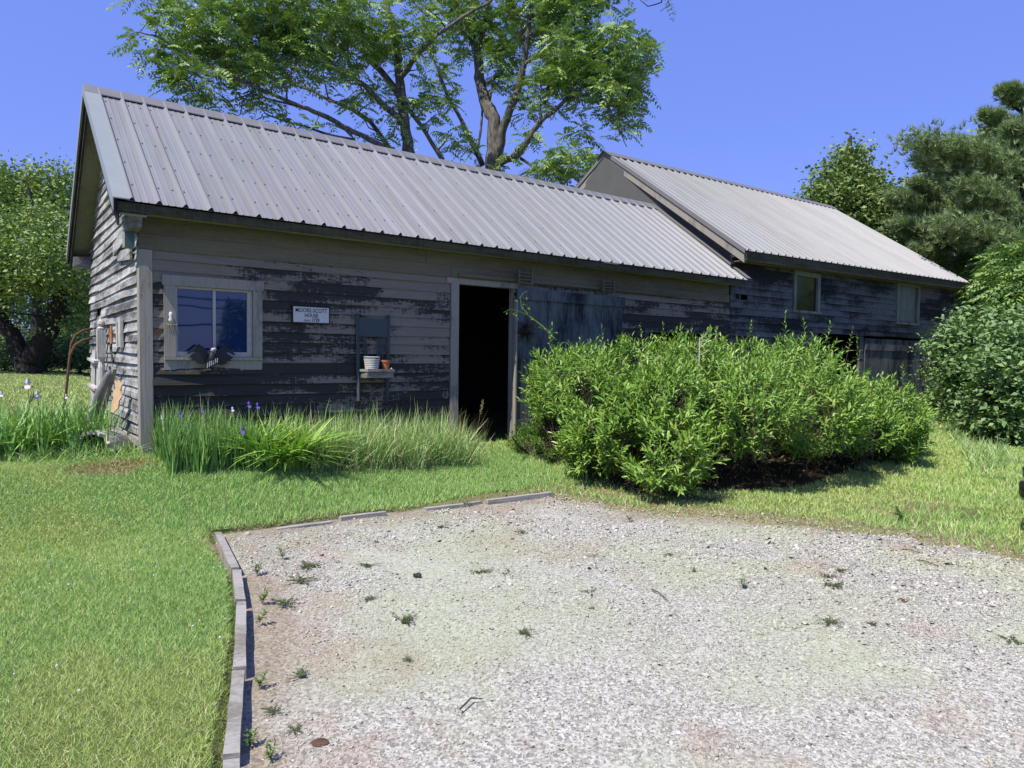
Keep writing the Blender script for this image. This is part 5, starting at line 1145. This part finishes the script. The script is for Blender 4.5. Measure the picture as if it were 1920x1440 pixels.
def leafcloud(T, blobs, n, m, leaf, tpl=OVAL, clump=.5, per=26, wid=1., nm='crown', dens=None, shell=0., flat=.5):
    C = pblob(blobs, n//per, shell); k = len(C); P = np.repeat(C, per, 0)+rng.normal(0, clump, (k*per, 3))*[1, 1, .6]
    D = rdir(len(P)); D[:, 2] = D[:, 2]*.6-.15; U = rdir(len(P))+[0, 0, flat*2]; s_ = leaf*rng.uniform(.6, 1.25, len(P))
    V, Fc = scatter(tpl[0], tpl[1], P-T.org, D, U, np.stack([s_*wid, s_, s_], -1)); return np_mesh(nm, V, Fc, m, T.o)
# ---- old apple-like trees at the left, beyond the field
def gp(px, py, dep): p = at(px, py, dep); return (p[0], p[1], float(gz(p[0], p[1])))
dA = 29.; base = gp(52, 690, dA); T = Tree('old_apple_tree', 'gnarled old tree with forked dark trunks beyond the field at the left', base)
T.limb([base]+to_world([(55, 680), (78, 645), (98, 600), (112, 570, -.3), (113, 540, -.5), (108, 500, -.6), (115, 440, -.7)], dA), .55, .12, 4, .05)
T.limb([base]+to_world([(45, 672), (25, 630), (2, 600), (-20, 560), (-50, 500)], dA), .5, .12, 4, .05); T.limb(to_world([(98, 588), (125, 590, -.3)], dA), .22, .16, 2, .05); T.limb(to_world([(5, 600), (3, 560, .3), (15, 480, .5), (30, 420, .6)], dA), .22, .07, 3, .05)
T.limb(to_world([(108, 500), (70, 440), (60, 380), (50, 340)], dA), .14, .03, 3, .05); T.limb(to_world([(108, 500), (140, 460), (150, 400)], dA), .12, .03, 3, .05)
bl = [pb(*b[:6])+(b[6],) for b in ((20, 480, 29, 70, 60, 3, 1), (100, 440, 29, 60, 55, 3, 1), (60, 520, 28.6, 70, 35, 2.5, 1), (130, 520, 28.4, 45, 40, 2, 1), (80, 480, 26.5, 50, 40, 1.5, .9), (-60, 520, 29, 80, 80, 3, 1), (150, 590, 29.5, 30, 60, 1.5, .6), (5, 560, 27.5, 40, 35, 1.5, .4))]
for c in pblob(bl, 90): T.twig(c, .05)
T.wood(m_bark2); leafcloud(T, bl, 27000, m_apple, .17, clump=.38, per=30)
def bgtree(name, label, px, pybase, dep, blobs, n, m, leaf, lw=.35, group=None, ntw=50, tpl=OVAL, wid=1., clump=.45, bm_=None, per=26):
    base = gp(px, pybase, dep); T = Tree(name, label, base, group); c = np.array([b[0] for b in blobs]).mean(0); top = max(b[0][2]+b[2]*.6 for b in blobs)
    T.limb([base, (base[0]+hp(.2), base[1]+hp(.2), lerp(base[2], top, .35)), (lerp(base[0], c[0], .7), lerp(base[1], c[1], .7), lerp(base[2], top, .7)), (c[0], c[1], top)], lw, .05, 4, .04)
    for q in pblob(blobs, ntw): T.twig(q, .06)
    T.wood(bm_ or m_bark2); leafcloud(T, blobs, n, m, leaf, tpl, clump, per, wid); return T
B = lambda *L: [pb(*b[:6])+(b[6] if len(b) > 6 else 1,) for b in L]
bgtree('leafy_tree', 'pale airy tree rising behind the gnarled tree at the far left', 70, 685, 40, B((30, 360, 40, 80, 45, 3), (110, 380, 40, 50, 60, 3), (100, 330, 40, 45, 25, 2, .6), (20, 420, 40, 70, 50, 3), (-60, 380, 40, 90, 80, 4), (140, 430, 40, 40, 70, 3)), 22000, m_apple, .24, group='trees beyond the field')
bgtree('leafy_tree', 'dark leafy tree at the far field edge just left of the gable', 150, 685, 44, B((150, 500, 44, 60, 80, 3), (130, 600, 44, 60, 60, 3), (190, 560, 44, 60, 90, 3)), 16000, m_dkleaf, .26, group='trees beyond the field')
bgtree('leafy_tree', 'dark tree mass at the far left edge beyond the field', -60, 685, 46, B((-60, 560, 46, 110, 110, 4), (20, 600, 46, 70, 60, 3), (-200, 520, 46, 120, 140, 5)), 20000, m_dkleaf, .27, group='trees beyond the field')
for i, (px, w_) in enumerate(((-80, 70), (10, 60), (85, 55), (150, 50))):
    lb = ('low dark bush at the field edge, outermost left', 'low dark bush at the field edge under the gnarled tree, left of its trunk', 'low dark bush at the field edge right of the gnarled trunk', 'low dark bush at the field edge touching the gable corner')[i]
    base = gp(px, 688, 33); T = Tree('field_bush', lb, base, 'bushes along the far field edge', 'bush'); T.limb([base, (base[0], base[1], base[2]+1)], .08, .04, 2)
    leafcloud(T, B((px, 655, 33, w_, 34, 1.5), (px+20, 670, 32, w_, 18, 1.)), 7500, m_dkleaf, .14, clump=.3); T.wood(m_bark2)
# trees behind sheds, far background
for i, (px, lb) in enumerate(((1000, 'distant tree hidden mostly behind the roofs, left of the barn gable'), (300, 'distant tree behind the near roof'), (640, 'distant tree behind the middle of the near roof'))):
    pass
# ---- right side trees
bgtree('maple_tree', 'pointed maple tree rising behind the right end of the barn roof', 1600, 700, 25, B((1590, 300, 25, 22, 28, .8, .6), (1590, 350, 25, 50, 45, 1.5), (1560, 375, 24.6, 55, 30, 1.5), (1640, 400, 24.5, 60, 50, 2), (1600, 440, 25, 80, 60, 2), (1590, 268, 25, 8, 18, .3, .35), (1610, 290, 25, 10, 14, .3, .3), (1545, 330, 25, 16, 14, .4, .3), (1625, 340, 25, 16, 16, .4, .4), (1575, 305, 25, 12, 16, .4, .3)), 26000, m_maple, .17, .16, clump=.28)
bgtree('maple_tree', 'broad dark maple behind the pine branches at the upper right', 1840, 700, 23, B((1870, 290, 23, 60, 60, 2), (1900, 350, 23, 60, 60, 2), (1800, 340, 23, 60, 45, 2), (1860, 400, 22.5, 90, 60, 2), (1740, 385, 23.5, 55, 40, 2), (1700, 420, 23.5, 60, 60, 2), (1950, 300, 23, 60, 90, 2)), 30000, m_maple, .17, .25, clump=.32)
def pine(name, label, px, pybase, dep, toppx, bws, n, tuft=.2, lw=.2, group=None):
    """white pine: whorled boughs carrying tufts of needles"""
    base = gp(px, pybase, dep); T = Tree(name, label, base, group); tp = at(toppx[0], toppx[1]+60, dep); T.limb([base, lerp(np.array(base), tp, .5), tp], lw, .02, 6, .02)
    P = []; D = []
    for (a, b, w_) in bws:
        A = at(*a); Bp = at(*b); T.limb([A, lerp(A, Bp, .5)+[0, 0, -.1], Bp], .05, .012, 3, .05)
        L = np.linalg.norm(Bp-A); k = int(n*w_)
        for _ in range(k):
            u = random.random()**.7; c = lerp(A, Bp, .15+.9*u)+rng.normal(0, 1, 3)*np.array([.30, .30, .13])*L*.45*(1.15-.5*u)
            P.append(c); D.append(nrm(Bp-A)*.7+rng.normal(0, .5, 3)+[0, 0, .55])
    for q in P[::max(1, len(P)//60)]: T.twig(q, .015)
    P, D = np.array(P), nrm(np.array(D)); K = 16
    nd = nrm(np.repeat(D, K, 0)*1.6+rng.normal(0, .62, (len(P)*K, 3))); pos = np.repeat(P, K, 0)+nd*.01
    tv = np.array([(-.5, 0, 0), (.5, 0, 0), (0, 1, 0)]); V, Fc = scatter(tv, np.array([(0, 1, 2)]), pos-T.org, nd, rdir(len(nd)), np.stack([np.full(len(nd), .018), np.full(len(nd), tuft)*rng.uniform(.7, 1.2, len(nd)), np.ones(len(nd))], -1))
    np_mesh('crown', V, Fc, m_pine, T.o); T.wood(m_bark2); return T
pine('pine_tree', 'tall white pine at the upper right edge with upswept tips', 1925, 760, 19, (1915, 120),
     [((1915, 210, 19), (1880, 170, 18.8), .5), ((1915, 200, 19), (1900, 165, 18.6), .4), ((1920, 250, 19), (1850, 215, 18.6), .6), ((1920, 330, 19), (1730, 265, 18.4), 1.2), ((1920, 340, 19), (1780, 280, 18.2), 1.2), ((1880, 380, 19), (1740, 300, 18.6), 1.1), ((1920, 430, 19), (1820, 350, 18), 1.2), ((1920, 480, 19), (1780, 420, 17.8), 1.3), ((1920, 300, 19), (1900, 240, 18.2), .7), ((1920, 260, 19), (1990, 220, 19), .8), ((1920, 360, 19), (2060, 330, 19), 1), ((1920, 450, 19), (2080, 430, 19), 1)], 560)
pine('pine_tree', 'lower white pine boughs over the barn end, right of the pointed maple', 1770, 740, 20.5, (1760, 340),
     [((1760, 420, 20.5), (1680, 370, 20), 1), ((1765, 450, 20.5), (1690, 420, 19.6), 1), ((1765, 400, 20.5), (1720, 345, 20), .8), ((1770, 470, 20.5), (1850, 400, 19.6), 1.1), ((1770, 430, 20.5), (1830, 370, 19.8), 1), ((1770, 480, 20.5), (1760, 430, 19.2), 1), ((1770, 500, 20.5), (1720, 470, 19.5), .8), ((1780, 500, 20.5), (1880, 460, 19), 1.1)], 520)
# sumac / ash-like thicket
def sumac(label, px, pyb, dep, blobs, n):
    base = gp(px, pyb, dep); T = Tree('sumac', label, base, 'sumac thicket right of the barn', 'small tree'); bb = B(*blobs)
    c = np.array([b[0] for b in bb]).mean(0); T.limb([base, lerp(np.array(base), c, .5), c], .06, .03, 3); T.limb([base, lerp(np.array(base), c, .5)+[.4, .3, 0], c+[.3, -.3, -.3]], .05, .03, 3)
    walnut_foliage(T, bb, n, m_sumac, 8, (.35, .55), .13); T.wood(m_bark2)
sumac('sumac with long feathery leaves at the right edge, below the pine', 1880, 760, 15, ((1925, 480, 15, 45, 30, 1.), (1900, 520, 15, 35, 26, .8), (1930, 550, 14.5, 40, 40, 1)), 130)
sumac('sumac with feathery leaves just right of the barn roof corner', 1850, 760, 21, ((1800, 460, 21.5, 45, 30, 1), (1845, 440, 21, 45, 30, 1), (1760, 440, 22.5, 40, 28, 1), (1860, 550, 19, 34, 40, .8), (1885, 500, 18, 50, 38, 1), (1720, 420, 23, 35, 22, 1), (1835, 500, 20, 24, 30, .8)), 330)
bgtree('leafy_tree', 'leafy thicket tree directly beyond the right end wall of the barn', 1850, 770, 22, B((1830, 510, 22, 70, 50, 1.5), (1860, 590, 21.5, 70, 50, 1.5), (1815, 570, 22, 30, 60, 1), (1900, 620, 19, 50, 60, 1.2), (1720, 450, 23.5, 60, 34, 1.), (1870, 500, 21, 80, 60, 1.5)), 26000, m_maple, .17, .12, clump=.28)
bgtree('leafy_tree', 'leafy tree beyond the right picture edge behind the parked car', 2080, 720, 24, B((2060, 500, 24, 90, 110, 2), (2120, 420, 24, 90, 90, 2), (2050, 620, 23, 90, 60, 2)), 16000, m_maple, .22)
bgtree('leafy_tree', 'outermost leafy tree far beyond the right picture edge', 2320, 720, 27, B((2300, 520, 27, 130, 130, 3), (2400, 440, 27, 120, 120, 3), (2250, 620, 26, 120, 70, 2)), 16000, m_dkleaf, .25)
# viburnum hedge in front
def hedge(label, px, pyb, dep, blobs, n, leaf=.115):
    base = gp(px, pyb, dep); T = Tree('hedge_bush', label, base, 'bushes lining the right side of the path', 'bush'); bb = B(*blobs)
    for q in pblob(bb, 14): 
        T.limb([(base[0]+hp(.3), base[1]+hp(.3), base[2]-.05), lerp(np.array(base), q, .5)+rng.normal(0, .12, 3), q], .022, .008, 3, .1)
    T.wood(m_twig, 'stem'); leafcloud(T, bb, n, m_hedge, leaf, clump=.13, per=18, shell=.35, flat=.7)
hedge('large dark green bush on the right, nearest to the picture edge', 1890, 820, 11.4, ((1905, 650, 11.4, 48, 42, .6), (1870, 690, 11.0, 40, 34, .5), (1925, 720, 11.0, 50, 45, .6), (1880, 745, 10.9, 44, 36, .5), (1900, 790, 10.9, 60, 34, .5), (1975, 680, 11.2, 60, 90, .9), (1850, 770, 11.4, 34, 30, .4)), 9500)
hedge('tall dark green bush leaning over toward the barn window', 1820, 800, 13.2, ((1800, 640, 13.2, 36, 34, .6), (1835, 600, 13.6, 34, 24, .6), (1850, 660, 12.8, 34, 34, .5), (1815, 690, 12.8, 40, 30, .5), (1845, 730, 12.4, 30, 26, .4), (1800, 735, 13, 30, 26, .4), (1880, 610, 13, 36, 22, .5)), 8500)
hedge('small ragged bush at the barn corner beside the grass path', 1765, 775, 15.5, ((1762, 700, 15.5, 18, 24, .4), (1752, 655, 15.5, 13, 14, .3), (1775, 745, 15, 24, 22, .4), (1748, 775, 15.2, 14, 14, .3), (1780, 665, 15.2, 16, 16, .3)), 3600, .09)
hedge('low bush at the foot of the right hand bushes', 1870, 830, 11.3, ((1885, 818, 11.0, 40, 16, .4), (1835, 800, 11.8, 30, 18, .3), (1800, 785, 12.8, 22, 16, .3)), 3600, .08)
tall(9000, 9.5, 14.5, 3.2, 7.2, (.07, .22), .010, m_tall, 'longer grass and weeds along the foot of the bushes', .3, .5, lambda x, y: np.abs((y-3.6)-(x-11)*.45) < .35)

# ================================================================ parked car, only its nose corner is in the picture
nose = at(1910, 962, 4.15)+RH*1.13; fx = nrm(-RH*.97+FH*-.22); sx = np.array([-fx[1], fx[0], 0])
car = empty('parked_car', 'dark blue parked car, only its bumper corner visible at the right edge', 'car', (0, 0, 0))
zg = .16; Lc, Wc = 4.3, 1.72; cc = nose-fx*(Lc/2)-sx*(.62); cc[2] = zg
car.matrix_world = Matrix(((fx[0], sx[0], 0, cc[0]), (fx[1], sx[1], 0, cc[1]), (0, 0, 1, cc[2]), (0, 0, 0, 1)))
m_paint, n_, b_ = mat('navy_paint'); b_.inputs['Base Color'].default_value = (.012, .018, .06, 1); b_.inputs['Roughness'].default_value = .25; b_.inputs['Coat Weight'].default_value = 1
m_chrome, n_, b_ = mat('chrome'); b_.inputs['Base Color'].default_value = (.75, .75, .75, 1); b_.inputs['Metallic'].default_value = 1; b_.inputs['Roughness'].default_value = .15
m_rub, n_, b_ = mat('rubber'); b_.inputs['Base Color'].default_value = (.02, .02, .022, 1); b_.inputs['Roughness'].default_value = .8
m_lamp, n_, b_ = mat('lamp_glass'); b_.inputs['Base Color'].default_value = (.6, .6, .62, 1); b_.inputs['Roughness'].default_value = .08
def loft(sections, m, name, parent):
    mb = MB(); n = len(sections[0]); mb.v = [tuple(p) for s_ in sections for p in s_]
    for i in range(len(sections)-1):
        for k in range(n): a = i*n+k; b = i*n+(k+1) % n; mb.f.append((a, b, b+n, a+n)); mb.m.append(0)
    mb.f += [tuple(range(n)), tuple(reversed(range((len(sections)-1)*n, len(sections)*n)))]; mb.m += [0, 0]
    return mb.build(name, m, parent, True)
def ring_(x, w, z0, z1, p=4., n=28):
    out = []
    for k in range(n):
        a = 2*math.pi*k/n; c, s_ = math.cos(a), math.sin(a)
        out.append((x, math.copysign(abs(c)**(2/p), c)*w/2, (z0+z1)/2+math.copysign(abs(s_)**(2/p), s_)*(z1-z0)/2))
    return out
loft([ring_(-2.12, 1.2, .45, .85), ring_(-2.05, 1.55, .35, .95), ring_(-1.7, Wc, .28, 1.0), ring_(-1, Wc, .25, 1.0), ring_(.9, Wc, .25, .98), ring_(1.4, 1.62, .28, .92), ring_(1.75, 1.34, .32, .82), ring_(1.92, .95, .40, .74)], m_paint, 'body', car)
loft([ring_(-1.75, 1.2, .8, .95), ring_(-1.2, 1.35, .8, 1.38), ring_(-.3, 1.38, .8, 1.45), ring_(.35, 1.36, .8, 1.40), ring_(1.0, 1.3, .8, .97)], m_glass, 'cabin_glass', car)
loft([ring_(-1.25, 1.30, 1.36, 1.42), ring_(-.3, 1.36, 1.40, 1.475), ring_(.3, 1.30, 1.37, 1.43)], m_paint, 'roof', car)
bp = empty('bumper', None, None); bp.parent = car
def arc_plan(off, z0, z1, x_f=2.12, w=.86):
    s_ = []
    for a in np.linspace(-1, 1, 17): y_ = math.copysign(abs(a)**.9, a)*(w+off); x_ = x_f+off-.34*abs(a)**4; s_.append([(x_-.16, y_*.97, z0), (x_, y_, z0), (x_, y_, z1), (x_-.16, y_*.97, z1)])
    return s_
loft(arc_plan(.0, .38, .50), m_paint, 'bumper_bar', bp); loft(arc_plan(.012, .29, .378), m_black, 'bumper_strip', bp); loft(arc_plan(.012, .262, .288), m_chrome, 'chrome_strip', bp); loft(arc_plan(-.07, .2, .26), m_rub, 'valance', bp)
for sgn in (-1, 1):
    mb = MB(); mb.hexa([(1.86, sgn*.42, .58), (1.86, sgn*.66, .58), (1.7, sgn*.66, .58), (1.7, sgn*.45, .58), (1.9, sgn*.45, .72), (1.82, sgn*.64, .72), (1.7, sgn*.64, .72), (1.7, sgn*.45, .72)]); mb.build('headlight', m_lamp, car)
mb = MB()
for k in range(4): mb.box(1.9, 2.0, -.38, .38, .56+.04*k, .575+.04*k)
mb.build('grille', m_chrome, car)
for wx in (-1.3, 1.28):
    for sgn in (-1, 1):
        w_ = empty('wheel', None, None); w_.parent = car; w_.location = (wx, sgn*.70, .31)
        mb = MB(); mb.tube([(0, -.1, 0), (0, -.09, 0), (0, .09, 0), (0, .1, 0)], [.28, .31, .31, .28], 24); mb.build('tyre', m_rub, w_)
        mb = MB(); mb.tube([(0, sgn*.085, 0), (0, sgn*.108, 0)], [.19, .17], 18); mb.build('rim', m_chrome, w_)

# ================================================================ across the road, behind the camera: only seen mirrored in the panes
def conifer(x, y, h, r_, label):
    T = Tree('spruce_tree', label, (x, y, .1), 'spruces across the road'); T.limb([(x, y, 0), (x, y, h)], .25, .03, 6, .02); P = []; D = []
    for _ in range(1500):
        z = h*(1-random.random()**.6*.93); rr = r_*(1-z/h)*(.35+.65*random.random())+.1; a = rng.uniform(0, 6.28)
        P.append((x+math.cos(a)*rr, y+math.sin(a)*rr, z-rr*.25)); D.append((math.cos(a), math.sin(a), -.3))
    P, D = np.array(P), np.array(D, float); K = 7; pos = np.repeat(P, K, 0)+rng.normal(0, .12, (len(P)*K, 3)); d = np.repeat(D, K, 0)+rng.normal(0, .5, (len(P)*K, 3))
    V, Fc = scatter(LANCE[0], LANCE[1], pos-T.org, d, rdir(len(d))+[0, 0, 1], np.full(len(d), .5)); np_mesh('crown', V, Fc, m_dkleaf, T.o); T.wood(m_bark2)
conifer(9.0, -17, 3.7, .65, 'slim young spruce across the road, mirrored in the right window pane'); conifer(10.4, -17.5, 4.2, 1.1, 'broader young spruce across the road at the edge of the mirrored view')
up_ = empty('utility_pole', 'wooden utility pole with cross arm standing across the road behind the camera', 'utility pole', (2, -40, 0))
mb = MB(); mb.tube([(0, 0, 0), (0, 0, 8.5)], [.16, .11], 10); mb.build('pole', m_bark, up_); mb = MB(); mb.bar((-1.1, 0, 8.0), (1.1, 0, 8.0), .1, .12); mb.build('cross_arm', m_bark, up_)
for i, (z, y0, r_) in enumerate(((5.9, -40, .06), (5.3, -40.5, .06), (3.9, -41, .085))):
    mb = MB(); mb.tube([(x_, y0, z-.6+.6*((x_-14)/22)**2+.012*x_) for x_ in np.linspace(-14, 42, 18)], r_, 5); tag(mb.build('overhead_wire', m_black), ('highest overhead wire across the road behind the camera', 'middle overhead wire across the road behind the camera', 'lowest and thickest overhead cable across the road behind the camera')[i], 'wire')
